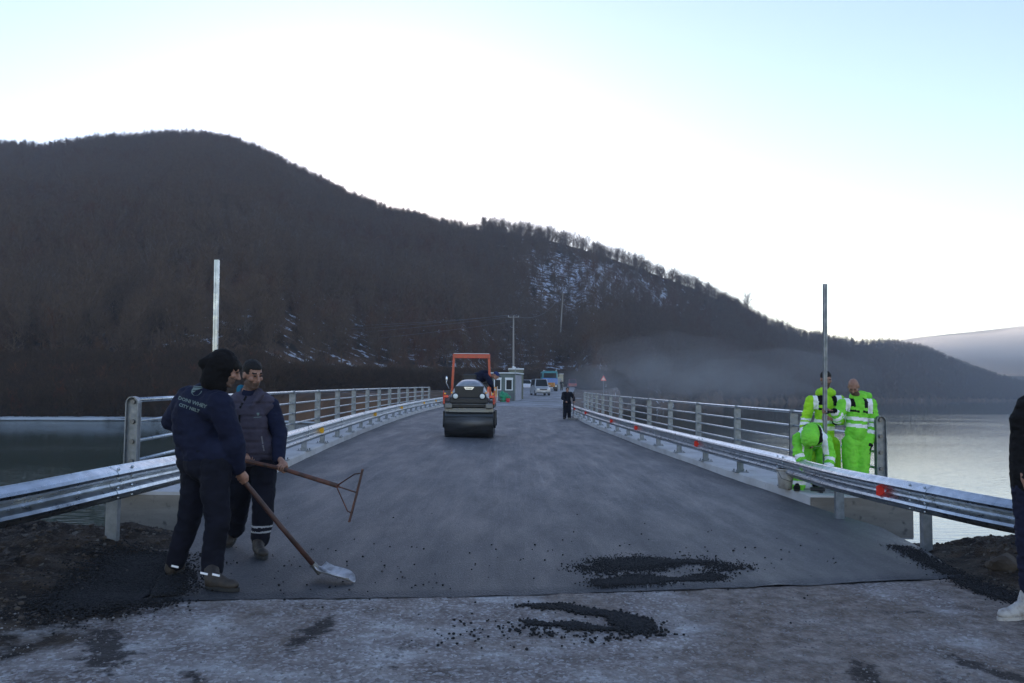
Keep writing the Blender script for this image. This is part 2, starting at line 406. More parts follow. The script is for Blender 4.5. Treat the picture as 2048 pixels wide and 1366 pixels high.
c = ramp(frost, [(.36,(.115,.090,.080)),(.46,(.21,.175,.165)),(.55,(.30,.27,.255)),(.66,(.52,.50,.50))])
v = vor(48); c = mixc(rng_(v.outputs['Color'], .0, 1, .1, .62), c, ramp(v.outputs['Color'], [(.0,(.05,.042,.040)),(.5,(.25,.225,.215)),(1.,(.68,.68,.70))]))
v3 = vor(17); c = mixc(rng_(v3.outputs['Distance'], .10, .04), c, mixc(rng_(nsz(9,2), .55, .6), (.07,.06,.06), (.42,.43,.46)))
xg = N.new('ShaderNodeSeparateXYZ'); L.new(tc.outputs['Object'], xg.inputs[0])
c = mixc(rng_(math_('ADD', nsz(.75, 8, (1, .6, 1)), rng_(xg.outputs[0], -1.5, 3.0, -.06, .12)), .47, .60, 0, .72), c, ramp(nsz(9, 9), [(.38,(.085,.060,.045)),(.5,(.17,.13,.105)),(.64,(.30,.25,.215))]))
v2 = vor(30); ec = mixc(rng_(v2.outputs['Color'], .86, .93), ramp(nsz(3.5, 9), [(.38,(.010,.008,.007)),(.52,(.034,.024,.017)),(.68,(.075,.054,.038))]), (.13,.12,.105))
ef = math_('ADD', attr('earth'), rng_(nsz(4, 5), .3, .7, -.3, .3)); c = mixc(rng_(ef, .3, .75), c, ec)
sf = math_('ADD', attr('stain'), rng_(nsz(9, 6), .3, .7, -.55, .35)); c = mixc(rng_(sf, .30, .62, 0, .9), c, (.022,.018,.018))
L.new(c, p.inputs['Base Color'])
bp = N.new('ShaderNodeBump'); bp.inputs['Strength'].default_value = .8; bp.inputs['Distance'].default_value = .02
L.new(math_('ADD', nsz(26, 8), math_('MULTIPLY', v.outputs['Distance'], -1.2)), bp.inputs['Height']); L.new(bp.outputs[0], p.inputs['Normal'])
me.materials.append(gm); tag(link('ground', me), kind='structure')

# ------------------------------------------------------------------ asphalt
am = bpy.data.materials.new('fresh asphalt'); am.use_nodes = True; N = am.node_tree.nodes; L = am.node_tree.links; p = N['Principled BSDF']
p.inputs['Specular IOR Level'].default_value = .55; tc = N.new('ShaderNodeTexCoord')
c = ramp(nsz(.55, 6, (3.2, .12, 1)), [(.25,(.056,.058,.066)),(.5,(.068,.070,.080)),(.75,(.088,.091,.102))])
c = mixc(rng_(nsz(1.3, 5, (.35, 1.4, 1)), .42, .70, 0, .32), c, (.045,.045,.050))
c = mixc(rng_(nsz(3.2, 6, (5, .07, 1)), .54, .70, 0, .30), c, (.19,.195,.215))
v = vor(62); c = mixc(rng_(v.outputs['Color'], .82, .95, 0, .8), c, (.26,.26,.265))
v2 = vor(48); c = mixc(rng_(v2.outputs['Color'], .35, .1, 0, .75), c, (.018,.018,.020))
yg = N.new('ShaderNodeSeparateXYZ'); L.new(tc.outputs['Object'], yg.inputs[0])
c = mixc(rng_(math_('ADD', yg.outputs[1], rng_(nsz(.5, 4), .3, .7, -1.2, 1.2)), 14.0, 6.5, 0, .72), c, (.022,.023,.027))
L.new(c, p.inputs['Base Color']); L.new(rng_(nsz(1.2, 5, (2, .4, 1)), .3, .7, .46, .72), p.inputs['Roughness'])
bp = N.new('ShaderNodeBump'); bp.inputs['Strength'].default_value = .9; bp.inputs['Distance'].default_value = .010
L.new(math_('ADD', nsz(90, 4), v.outputs['Distance']), bp.inputs['Height']); L.new(bp.outputs[0], p.inputs['Normal'])
LEFTE = [(2.5,-2.6),(5.5,-2.62),(6.3,-2.85),(7.3,-3.1),(9,-3.35),(10.4,None)]
def asph_x(y, side):
    e = cl(y) + side*HW
    if side > 0 and y < 11.5:                # flares outwards at the approach
        return min(e + min(.25, (11.5-y)*.05), float(np.interp(y, [6.8,7.3,8.6,10,11.5], [3.9,4.02,4.3,4.5,4.7])))
    if side < 0 and y < 10.6: return max(e - .05, float(np.interp(y, [5,5.8,7,8.5,10.6], [-2.35,-2.5,-2.85,-3.3,cl(10.6)-HW])))
    return e
ys = np.concatenate([np.linspace(0, 1, 60)*6.5, np.linspace(6.6, 61.5, 240)]); 
nx = 60; Va = []
YE = 61.5
for j, yy in enumerate(np.linspace(0, 1, 300)):
    for i in range(nx+1):
        u = i/nx
        ytry = 5.8 + (YE-5.8)*yy**1.7
        xl, xr = asph_x(ytry, -1), asph_x(ytry, 1); x = xl+(xr-xl)*u
        y = max(ytry, edge_y(x)+.03*fr(x, 0, 2.5, 1)) if True else ytry
        z = zz(y, x) + .045 + .012*fr(x, y, .35, 3)*(1 if y < 60 else 0) - (.0 if y > edge_y(x)+.10 else .022*(1-(y-edge_y(x))/.10))
        Va.append((x, y, z))
Va = np.array(Va); I = np.arange(len(Va)).reshape(300, nx+1)
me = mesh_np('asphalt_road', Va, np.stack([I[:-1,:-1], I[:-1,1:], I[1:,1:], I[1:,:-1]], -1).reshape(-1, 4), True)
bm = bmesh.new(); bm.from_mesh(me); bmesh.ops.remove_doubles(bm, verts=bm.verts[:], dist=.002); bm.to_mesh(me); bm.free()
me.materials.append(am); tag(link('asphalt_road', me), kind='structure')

# unsurfaced frosty road beyond the bridge
fm = mat('frosty gravel track', (.26,.26,.27), .9, vary=((.13,.12,.12), .5, .38, .62, (.5, 2.5, 1)), layers=[((.55,.58,.65), .8, .56, .66, (.6, 3, 1))], bump=(8, .4, .03))
V = []
for j in range(40):
    y = 61.2 + j*3.0
    for i in range(9):
        c0 = cl(61.5) + (y-61.5)*.075; wl = 5.2 + .05*(y-61); wr = 4.2 + .01*(y-61)
        x = c0 - wl + (wl+wr)*i/8; V.append((x, y, zz(61.5, 1) + .021*(y-61.5) + .11*0 - .02 + .04*fr(x, y, .3, 1)))
I = np.arange(len(V)).reshape(40, 9)
me = mesh_np('gravel_track', V, np.stack([I[:-1,:-1], I[:-1,1:], I[1:,1:], I[1:,:-1]], -1).reshape(-1, 4), True)
me.materials.append(fm); tag(link('gravel_track', me), kind='structure')
def track_z(y): return zz(61.5, 1) + .021*(y-61.5) - .02

# ------------------------------------------------------------------ bridge
br = thing('road_bridge', (cl(33), 33, 0), 'long concrete road bridge over the lake, pale kerbs and raised sidewalks along fresh asphalt', 'bridge')
def strip(prof, y0, y1, n=70, wav=0.0):
    m = MB(); fr_ = []
    for k in range(n+1):
        y = y0+(y1-y0)*k/n; c0 = cl(y)
        fr_.append([Vector((c0+u+(wav*fr(y, u, 1.3, 9) if e_ else 0), y, zz(y, c0+u)+z)) for u, z, e_ in prof])
    k_ = len(prof); vs = [p for row in fr_ for p in row]; fs = []
    for i in range(n):
        for j in range(k_): j2 = (j+1) % k_; fs.append((i*k_+j, i*k_+j2, (i+1)*k_+j2, (i+1)*k_+j))
    fs.append(tuple(range(k_-1,-1,-1))); fs.append(tuple(range(n*k_, n*k_+k_)))
    return m.add(vs, fs)
RL, RR_ = 1.02, 1.34
strip([(-HW,.02,0),(HW,.02,0),(HW-.3,-.55,0),(-HW+.3,-.55,0)], 10.6, 57.5).build('deck', G['concrete_wet'], br, True)
strip([(HW+.0,-.3,1),(HW+.0,.165,1),(HW+.03,.19,1),(HW+RR_+.14,.17,0),(HW+RR_+.14,-.40,0),(HW+.0,-.42,0)], 12.0, 57.5, 120, .02).build('sidewalk', G['concrete'], br, True)
strip([(-HW-RL-.25,-.40,0),(-HW-RL-.25,.17,0),(-HW-.03,.19,1),(-HW,.165,1),(-HW,-.3,1),(-HW,-.42,0)], 10.3, 57.5, 120, .02).build('sidewalk', G['concrete'], br, True)
for s_, y0, ox in ((1, 12.0, RR_+.14), (-1, 10.3, RL+.25)):
    m = MB(); u0 = cl(y0)+s_*(HW+.0); zc_ = zz(y0, u0); m.box((u0+s_*(ox/2), y0-.004, zc_-.125), (ox-.01, .03, .56)); m.build('end_face', G['concrete_wet'], br, True)
for s_, y0 in ((-1, 10.45), (1, 12.15)):
    m = MB(); u0 = cl(y0)+s_*(HW+.0); 
    m.box((u0 - s_*.25 + s_*.35, y0+.9, -1.6), (.9, 1.6, 2.2)); m.build('abutment', G['concrete_wet'], br, True)
for yp in (22.5, 34.5, 46.5):
    m = MB(); m.box((cl(yp), yp, -2.6), (6.5, 1.0, 4.6), bev=.1); m.build('pier', G['concrete_wet'], br, True)
# ------------------------------------------------------------------ guardrails
WP = [(0,0),(.008,.012),(.068,.045),(.083,.070),(.070,.096),(.010,.135),(0,.155),(.010,.175),(.070,.214),(.083,.240),(.068,.265),(.008,.298),(0,.310)]
def wprof(t=.006): return [(a, b) for a, b in WP] + [(a-t, b) for a, b in reversed(WP)]
def catmull(P, n=10):
    P = [Vector(p) for p in P]; P = [2*P[0]-P[1]] + P + [2*P[-1]-P[-2]]; out = []
    for i in range(1, len(P)-2):
        for k in range(n):
            t = k/n; a, b, c, d = P[i-1], P[i], P[i+1], P[i+2]
            out.append(.5*((2*b) + (c-a)*t + (2*a-5*b+4*c-d)*t*t + (3*b-a-3*c+d)*t**3))
    out.append(P[-2]); return out
def gpath(side):
    if side < 0:
        pts = [Vector((-5.9,3.0,.62)), Vector((-4.60,4.55,.70)), Vector((-3.80,6.05,.82)), Vector((-3.50,7.45,.88)), Vector((-3.62,9.9,.84))]
        ys = np.arange(12.44, 61, 2.14)
        pts += [Vector((cl(y)-HW-.02, y, zz(y, cl(y)-HW)+.68)) for y in ys]
    else:
        pts = [Vector((6.6,6.6,.40)), Vector((5.55,7.25,.50)), Vector((4.72,7.65,.60)), Vector((4.32,8.75,.645)), Vector((4.19,10.75,.635))]
        ys = np.arange(13.0, 61, 2.14)
        pts += [Vector((cl(y)+HW+.02, y, zz(y, cl(y)+HW)+.68)) for y in ys]
    return pts
def cpost(m, x, y, z0, z1, side, w=.105, d=.06, t=.008, tan=Vector((0,1,0))):
    # C channel, web parallel to the road edge, open side along the road
    A = Vector((side, 0, 0)); 
    nrm = Vector((tan.y, -tan.x, 0)).normalized()*side; tn = tan.normalized()
    prof = [(0,0),(w,0),(w,.025),(w-t,.025),(w-t,t),(t,t),(t,d-t),(w-t,d-t),(w-t,d-.025),(w,d-.025),(w,d),(0,d)]
    o0 = Vector((x, y, z0)); o1 = Vector((x, y, z1))
    m.sweep(prof, [(o0, nrm, tn), (o1, nrm, tn)])
GR = {}
for side, nm, lab in ((-1, 'left', 'galvanised steel guardrail with amber reflectors along the left road edge'),
                      (1, 'right', 'galvanised steel guardrail with red reflectors along the right road edge')):
    pts = gpath(side); path = catmull(pts, 8); GR[side] = path
    g = thing('guardrail', (pts[4].x, pts[4].y, 0), lab, 'guardrail')
    m = MB(); fr_ = []
    for i, p_ in enumerate(path):
        t = (path[min(i+1, len(path)-1)] - path[max(i-1, 0)]); t.z = 0; t.normalize()
        n_ = Vector((t.y, -t.x, 0))*(-side)                       # towards the road
        fr_.append((p_ + n_*.0 - Vector((0,0,.31)), n_, Vector((0,0,1))))
    m.sweep(wprof(), fr_); m.build('beam', G['galv'], g, True)
    # splice plates (overlap) every second bay with bolts
    for i in range(8, len(path)-8, 16):
        m = MB(); seg = []
        for k in range(i-1, i+2):
            o, n_, up_ = fr_[k]
            if k == i-1: o = fr_[i][0] + (fr_[k][0]-fr_[i][0]).normalized()*.17
            if k == i+1: o = fr_[i][0] + (fr_[k][0]-fr_[i][0]).normalized()*.17
            seg.append((o + n_*.005, n_, up_))
        m.sweep(wprof(.004), seg)
        o, n_, up_ = fr_[i]; tdir = (fr_[i+1][0]-fr_[i-1][0]).normalized()
        for s2 in (-.12, .12):
            for a_, b_ in ((.045,.118),(.045,.030),(.045,.192),(.045,.282)):
                m.ell(o + n_*(a_+.006) + up_*b_ + tdir*s2, (.014,.014,.014), nu=8, nv=6)
        m.build('splice', G['galv'], g, True)
    # posts
    for i, q in enumerate(pts[1:], 1):
        if q.y > 58.5: continue
        tn = (path[min(i*8+1, len(path)-1)] - path[i*8-1]); tn.z = 0
        on_deck = (q.y > 11.3) if side < 0 else (q.y > 12.2)
        out = Vector((tn.y, -tn.x, 0)).normalized()*side
        px_, py_ = q.x + out.x*.012, q.y + out.y*.012
        zb = zz(q.y, q.x) + (.18 if on_deck else -.35)
        if not on_deck: zb = near_z(px_, py_) - .15 if q.y < 9.6 else zz(q.y, q.x) - .1
        if side < 0 and 9.6 < q.y < 11.3: zb = zz(q.y, q.x)-.05
        m = MB(); cpost(m, px_, py_, zb, q.z-.02, side, tan=tn)
        po = m.build('post', G['galv_dull'], g, True)
        if on_deck:
            m = MB(); m.box((px_+out.x*.05, py_+.03, zb+.012), (.24,.24,.02))
            for a_ in (-.09,.09):
                for b_ in (-.09,.09): m.tube([(px_+out.x*.05+a_, py_+.03+b_, zb+.02), (px_+out.x*.05+a_, py_+.03+b_, zb+.055)], .012, 6)
            f = m.build('base_plate', G['galv_dull'], po, True)
    # reflectors in the valley of the beam, facing oncoming traffic
    for rpx in ((640, 750, 803, 848, 872, 900) if side < 0 else (1771, 1396, 1277, 1227, 1175, 1152)):
        best = min(range(3, len(path)-1), key=lambda k: abs((path[k].x/path[k].y*F_PX + 1024) - rpx) + (1000 if side > 0 and path[k].y < 7.9 else 0))
        o, n_, up_ = fr_[best]; tdir = -(fr_[best+1][0]-fr_[best-1][0]).normalized()
        if side > 0 and rpx > 1700: tdir = Vector((-.35,-.93,0)).normalized()
        m = MB(); c0 = o + n_*.065 + up_*.155
        A = n_; big = 1.0
        # trapezium plate facing the camera direction, standing across the beam
        hw = .055*big
        pr = [(-.055,-.085),(.045,-.05),(.045,.05),(-.055,.085)]
        pr = [(a*big, b*big) for a, b in pr]
        m.sweep(pr, [(c0, A, up_), (c0 + tdir*.006, A, up_)])
        # side wings follow the beam
        for sg in (-1, 1):
            m.sweep([(0,0),(.06,0),(.06,.003),(0,.003)], [(c0 + up_*sg*.02 + n_*(-.05), -tdir, n_), (c0 + up_*sg*.085 + n_*(-.0), -tdir, n_)])
        m.build('reflector', G['yellow'] if side < 0 else G['red'], g, True)

# ------------------------------------------------------------------ pedestrian railings
RAIL_H = 1.31
def railing(side, ys, lab):
    off = HW + (RL if side < 0 else RR_)
    P_ = lambda y, dz: Vector((cl(y)+side*off, y, zz(y, cl(y)+side*off)+dz))
    g = thing('pedestrian_railing', P_(ys[0], .17), lab, 'railing')
    for k, y in enumerate(ys):
        m = MB(); w2 = .085; t = .012 
        top = RAIL_H
        if k == 0:      # end post: round-headed channel of two cheek plates
            pr = []
            W2 = .078
            for a in range(9): an = math.pi*a/8; pr.append((W2*math.cos(an), top-.05+.085*math.sin(an)))
            pr = [(W2, .17)] + pr + [(-W2, .17)]
            o = P_(y, 0); A = Vector((1,0,0)); B = Vector((0,0,1))
            m.sweep(pr, [(o+Vector((0,0,0)), A, B), (o+Vector((0,.012,0)), A, B)])
            rim = [(A*a + B*b) for a, b in pr]
            for i_ in range(len(pr)-1):
                a0, a1 = rim[i_], rim[i_+1]; mid = (a0+a1)/2; L_ = (a1-a0).length
                d_ = (a1-a0).normalized(); nrm = Vector((0,1,0)).cross(d_)
                c_ = o + mid + Vector((0,.0,0))
                m.add([c_ - d_*L_/2 + Vector((0,-.05,0)), c_ + d_*L_/2 + Vector((0,-.05,0)), c_ + d_*L_/2 + Vector((0,.05,0)), c_ - d_*L_/2 + Vector((0,.05,0)),
                       c_ - d_*L_/2 + Vector((0,-.05,0)) - nrm*.012, c_ + d_*L_/2 + Vector((0,-.05,0)) - nrm*.012, c_ + d_*L_/2 + Vector((0,.05,0)) - nrm*.012, c_ - d_*L_/2 + Vector((0,.05,0)) - nrm*.012],
                      [(0,1,2,3),(4,7,6,5),(0,4,5,1),(2,6,7,3),(1,5,6,2),(0,3,7,4)])
        else:
            W2 = .075
            for dy in (-.03, .03):
                pr = [(W2,.17),(W2,top-.05),(W2*.5,top+.035),(-W2*.5,top+.035),(-W2,top-.05),(-W2,.17)]
                m.sweep(pr, [(P_(y, 0)+Vector((0,dy-.004,0)), Vector((1,0,0)), Vector((0,0,1))), (P_(y, 0)+Vector((0,dy+.004,0)), Vector((1,0,0)), Vector((0,0,1)))])
            m.box(P_(y, .17+ (top-.25)/2), (.012,.052,top-.3))
        m.box(P_(y, .18), (.22,.20,.02))
        m.build('post', G['galv_dull'], g, True)
        if k == 0:
            for b_ in range(5):
                m = MB(); dz = RAIL_H-.03 - b_*.245
                m.tube([P_(y, dz)+Vector((.0,-.03,0)), P_(y, dz)+Vector((0,-.0,0))], .028, 10)
                m.build('bolt', G['steel_dark'], g, True)
    for b_ in range(5):
        dz = RAIL_H-.01 - b_*.245 - (.02 if b_ else 0); r_ = .030 if b_ == 0 else .021
        m = MB(); m.smooth = True
        yy = []
        for k in range(len(ys)-1): yy += [ys[k], (ys[k]+ys[k+1])/2]
        yy.append(ys[-1]); m.tube([P_(y, dz) for y in yy], r_, 10)
        m.build('rail', G['galv'], g, True)
railing(-1, [10.25+3.25*k for k in range(15)], 'galvanised five-bar pedestrian railing on the left sidewalk, end post beside the hooded man')
railing(1, [12.6+3.26*k for k in range(14)], 'galvanised five-bar pedestrian railing on the right sidewalk behind the hi-vis workers')

# ------------------------------------------------------------------ tall thin posts
for (pt, pb, Y, lab) in (((434,520),(428,905),10.4,'tall thin bright steel pole standing behind the hooded man on the left'),
                         ((1650,568),(1650,992),12.45,'tall grey steel pole held upright by the hi-vis workers on the right')):
    a_ = at(*pt, Y); b_ = at(*pb, Y); x = (a_.x+b_.x)/2
    zb = zz(Y, x)+(.19 if Y > 11 else .17)
    g = thing('steel_pole', (x, Y, zb), lab, 'pole')
    m = MB(); w_ = .026; prof = [(-w_,-w_),(w_,-w_),(w_,w_),(w_*.3,w_),(w_*.3,w_*.6),(-w_*.3,w_*.6),(-w_*.3,w_),(-w_,w_)]
    prof = [(a, -b) for a, b in prof]
    m.sweep(prof, [(Vector((b_.x-x,0,0)), Vector((1,0,0)), Vector((0,1,0))), (Vector((a_.x-x,0,a_.z-zb)), Vector((1,0,0)), Vector((0,1,0)))])
    m.build('shaft', G['galv'] if pt[0] < 1000 else G['galv_dull'], g)
    m = MB(); m.box((b_.x-x,0,.01), (.26,.26,.02))
    for a in (-1,1):
        for b in (-1,1): m.tube([(b_.x-x+a*.1,b*.1,.02),(b_.x-x+a*.1,b*.1,.06)], .012, 6)
        m.add([(b_.x-x+a*.03,-.004,.02),(b_.x-x+a*.12,-.004,.02),(b_.x-x+a*.03,-.004,.16),(b_.x-x+a*.03,.004,.02),(b_.x-x+a*.12,.004,.02),(b_.x-x+a*.03,.004,.16)],[(0,1,2),(3,5,4),(0,3,4,1),(1,4,5,2),(2,5,3,0)])
    m.build('base_plate', G['galv_dull'], g)
# ------------------------------------------------------------------ bare winter trees
bark = [mat('grey bark', (.165,.115,.080), .9, vary=((.080,.055,.040), .6, .35, .65), spec=.1),
        mat('brown twigs', (.155,.082,.048), .9, vary=((.075,.042,.028), .6, .35, .65), spec=.1),
        mat('pale bark', (.20,.175,.16), .9, vary=((.11,.09,.08), .6, .35, .65), spec=.1),
        mat('rusty withered leaves', (.16,.062,.030), .9, vary=((.08,.038,.026), .6, .35, .65), spec=.1),
        mat('brown twigs with painted shade', (.095,.060,.038), .9, vary=((.040,.028,.020), .6, .35, .65), spec=.1)]  # bush twigs: brown darkened in colour for the shade along the shore belt
def tree_mesh(name, h, seed, m, spread=.32, nl=22, twig=.035, dens=1.0, leaves=0, two=False):
    r = random.Random(seed); tr = MB(); cr = MB()
    trunks = []
    for s in range(1 if not two else 3):
        lean = Vector((r.uniform(-.12,.12), r.uniform(-.12,.12), 1)) if not two else Vector((r.uniform(-.35,.35), r.uniform(-.35,.35), 1))
        pts = [Vector((0,0,-.6))]; d = lean.normalized()
        for k in range(1, 8):
            d = (d + Vector((r.uniform(-.1,.1), r.uniform(-.1,.1), .06))).normalized(); pts.append(pts[-1] + d*(h/7.2))
        rad = [h*.016*(1-.125*k) for k in range(8)]
        tr.tube(pts, rad, 5); trunks.append((pts, rad))
    def br(mb, p, d, L, w, lev):
        q = p; n = 3; last = p
        for k in range(n):
            d = (d + Vector((r.uniform(-.22,.22), r.uniform(-.22,.22), r.uniform(-.05,.22)))).normalized()
            q2 = q + d*L/n; a = d.cross(Vector((r.uniform(-1,1), r.uniform(-1,1), r.uniform(-1,1)))).normalized()
            w1 = w*(1-k/n); w2 = w*(1-(k+1)/n)*.9 + .004
            mb.add([q-a*w1, q+a*w1, q2+a*w2, q2-a*w2], [(0,1,2,3)])
            if lev < 3:
                for c in range(int((2 if lev == 1 else 3)*dens + r.random()*.8)):
                    dd = (d + Vector((r.uniform(-.9,.9), r.uniform(-.9,.9), r.uniform(-.35,.8)))).normalized()
                    br(mb, q.lerp(q2, r.random()), dd, L*r.uniform(.38,.62), max(w1*.55, twig*.5), lev+1)
            q = q2
        if leaves and lev >= 2 and r.random() < leaves:
            for c in range(3):
                a = Vector((r.uniform(-1,1), r.uniform(-1,1), r.uniform(-1,1)))*.12; o = q + Vector((r.uniform(-.2,.2), r.uniform(-.2,.2), r.uniform(-.3,.2)))
                mb.add([o, o+a, o+a.cross(Vector((.3,.5,1)))], [(0,1,2)])
    for pts, rad in trunks:
        n_ = nl if not two else nl//2
        for k in range(n_):
            t = .22 + .76*(k+r.random())/n_ if not two else .05+.9*(k+r.random())/n_
            i = min(6, int(t*7)); p = pts[i].lerp(pts[i+1], t*7-i)
            an = k*2.4 + r.uniform(-.5,.5); up = .35 + t*1.0
            L = h*spread*(1.15 - .75*abs(t-.45))*r.uniform(.7,1.2)
            br(cr, p, Vector((math.cos(an), math.sin(an), up)).normalized(), L, rad[i]*.55+twig*.5, 1)
    return tr, cr
def tree_join(name, h, seed, m, **k):
    tr, cr = tree_mesh(name, h, seed, m, **k)
    tr.add(cr.v, cr.f); return tr.mesh(name, m)
protos = []
def proto(name, me):
    o = bpy.data.objects.new(name, me); protos.append(o); return o      # kept out of the scene: only instanced by the woodland
for s in range(3): proto('wood_tree', tree_join('wood_tree', 9.5, 10+s, bark[0], nl=18, twig=.05))
for s in range(2): proto('wood_tree', tree_join('wood_tree', 8.5, 20+s, bark[1], nl=18, twig=.05))
proto('wood_tree', tree_join('wood_tree', 9.0, 31, bark[2], nl=12, twig=.04, dens=.6))
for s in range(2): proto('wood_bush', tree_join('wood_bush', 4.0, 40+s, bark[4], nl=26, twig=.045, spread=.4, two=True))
proto('wood_tree', tree_join('wood_tree', 7.0, 50, bark[3], nl=16, twig=.05, leaves=.6))

def hillp(px, t):                       # interpolate the hill surface
    i = np.interp(px, pxs, np.arange(ni)); j = t/1.35*(NT-1)
    i0 = min(int(i), ni-2); j0 = min(int(j), NT-2); a, b = i-i0, j-j0
    return HV[i0,j0]*(1-a)*(1-b) + HV[i0+1,j0]*a*(1-b) + HV[i0,j0+1]*(1-a)*b + HV[i0+1,j0+1]*a*b
pts_ = []; ids = []; scl = []
for k in range(70000):
    px = rng.uniform(-480, 2500); t = rng.random()**.85*1.08
    Rr, Sh, bn = ip(RID, px), ip(SHO, px), ip(BEN, px)
    Y = Sh + (Rr-Sh)*t
    if rng.random() > (Y/ip(RID, px))*(1.0 if px < 1500 else .8): continue
    if t < bn + (.02 if bn > .01 else .004) or (850 < px < 1190 and t < bn + .03): continue
    if 1005 < px < 1620 and t > .985: continue
    p = hillp(px, t)
    if p[2] < WATER_Z + .12: continue
    cl_ = noise.noise(Vector((p[0]*.02, p[1]*.02, 1.7)))
    sn = .6 if False else 0
    # thin out where snow shows
    gap = 1.0
    i = int(np.interp(px, pxs, np.arange(ni))); j = min(NT-1, int(t/1.35*(NT-1)))
    s_ = SN.reshape(ni, NT)[i, j]
    if rng.random() < min(.90, s_*4.5): continue
    tq = (t-bn)/(1-bn); near = tq < ip(LED, px)+.012 and px < 1300
    pts_.append(p); 
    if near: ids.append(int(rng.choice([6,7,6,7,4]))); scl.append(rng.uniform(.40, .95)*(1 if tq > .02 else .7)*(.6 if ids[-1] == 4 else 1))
    else:
        u_ = rng.random() + cl_*.9
        ids.append(int(rng.choice([8,4,3])) if u_ > 1.12 else (int(rng.choice([3,4])) if u_ > .78 else (5 if u_ < -.28 else int(rng.choice([0,1,2,0,1,2,6,7]))))); scl.append(rng.uniform(.50, .88)*(.75 if px > 1650 else (.62 if px < 960 and t > .93 else 1)))
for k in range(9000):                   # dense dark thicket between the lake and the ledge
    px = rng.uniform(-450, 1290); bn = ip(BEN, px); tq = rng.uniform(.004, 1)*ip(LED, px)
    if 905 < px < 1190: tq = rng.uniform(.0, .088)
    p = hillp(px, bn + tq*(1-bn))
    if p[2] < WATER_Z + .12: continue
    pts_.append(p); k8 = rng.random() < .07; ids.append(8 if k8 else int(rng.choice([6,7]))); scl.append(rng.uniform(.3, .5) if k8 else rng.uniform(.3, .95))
print('woodland trees', len(pts_))
def instancer(name, P_, I_, S_, protos, label, cat):
    me = bpy.data.meshes.new(name); me.vertices.add(len(P_)); me.vertices.foreach_set('co', np.array(P_, np.float32).ravel())
    for nm, ty, ar in (('idx', 'INT', np.array(I_, np.int32)), ('scl', 'FLOAT', np.array(S_, np.float32)), ('rot', 'FLOAT', rng.uniform(0, 6.28, len(P_)).astype(np.float32))):
        a = me.attributes.new(nm, ty, 'POINT'); a.data.foreach_set('value', ar)
    o = link(name, me); tag(o, label, cat, None, 'stuff')
    ng = bpy.data.node_groups.new(name, 'GeometryNodeTree')
    ng.interface.new_socket('Geometry', in_out='INPUT', socket_type='NodeSocketGeometry'); ng.interface.new_socket('Geometry', in_out='OUTPUT', socket_type='NodeSocketGeometry')
    N = ng.nodes; L = ng.links; gi = N.new('NodeGroupInput'); go = N.new('NodeGroupOutput')
    gti = N.new('GeometryNodeGeometryToInstance')
    for q in reversed(protos):
        oi = N.new('GeometryNodeObjectInfo'); oi.inputs['Object'].default_value = q; oi.inputs['As Instance'].default_value = True
        L.new(oi.outputs['Geometry'], gti.inputs[0])
    iop = N.new('GeometryNodeInstanceOnPoints'); L.new(gi.outputs[0], iop.inputs['Points']); 
    jn = N.new('GeometryNodeJoinGeometry')
    for q in reversed(protos):
        oi = N.new('GeometryNodeObjectInfo'); oi.inputs['Object'].default_value = q; oi.inputs['As Instance'].default_value = True
        L.new(oi.outputs['Geometry'], jn.inputs[0])
    N.remove(gti); L.new(jn.outputs[0], iop.inputs['Instance']); iop.inputs['Pick Instance'].default_value = True
    def na(nm, ty):
        n = N.new('GeometryNodeInputNamedAttribute'); n.data_type = ty; n.inputs[0].default_value = nm; return n.outputs[0]
    L.new(na('idx', 'INT'), iop.inputs['Instance Index'])
    cx = N.new('ShaderNodeCombineXYZ'); L.new(na('rot', 'FLOAT'), cx.inputs[2]); L.new(cx.outputs[0], iop.inputs['Rotation'])
    L.new(na('scl', 'FLOAT'), iop.inputs['Scale'])
    L.new(iop.outputs[0], go.inputs[0])
    md = o.modifiers.new('woodland', 'NODES'); md.node_group = ng
    return o
instancer('woodland', pts_, ids, scl, protos, 'bare brown winter wood covering the whole hillside', 'woodland')

# single trees standing out against the sky along the ridge
rp_ = []
for s_ in range(5): 
    tr_, cr_ = tree_mesh('t', 9.5, 70+s_, bark[0], nl=22, twig=.026, dens=1.2, spread=.42)
    rp_.append((tr_.mesh('trunk', bark[0]), cr_.mesh('crown', bark[0])))
big_ = tree_mesh('t', 10.0, 91, bark[0], nl=34, twig=.030, dens=1.3, spread=.38)
big_ = (big_[0].mesh('trunk', bark[0]), big_[1].mesh('crown', bark[0]))
def ridge_tree(px, t, s_, ms, label, group, rz):
    p_ = hillp(px, t); g = thing('bare_tree', (p_[0], p_[1], p_[2]), label, 'tree', group, rz); g.scale = (s_,)*3
    for nm_, me_ in zip(('trunk', 'crown'), ms): o = bpy.data.objects.new(nm_, me_); COL.objects.link(o); o.parent = g
rr5 = random.Random(5); px_ = 1000
while px_ < 1640:
    ridge_tree(px_, rr5.uniform(.97, 1.01), rr5.uniform(.50, .92)*(1.0 if px_ < 1450 else .85), rp_[rr5.randrange(5)], 'slender bare winter tree silhouetted on the descending ridge line', 'bare trees along the ridge', rr5.uniform(0, 6))
    px_ += rr5.uniform(1.5, 7)*(1 if px_ < 1500 else 2.2)
ridge_tree(1492, .995, 1.22, big_, 'largest round-crowned bare tree standing alone low on the ridge', 'bare trees along the ridge', 1)
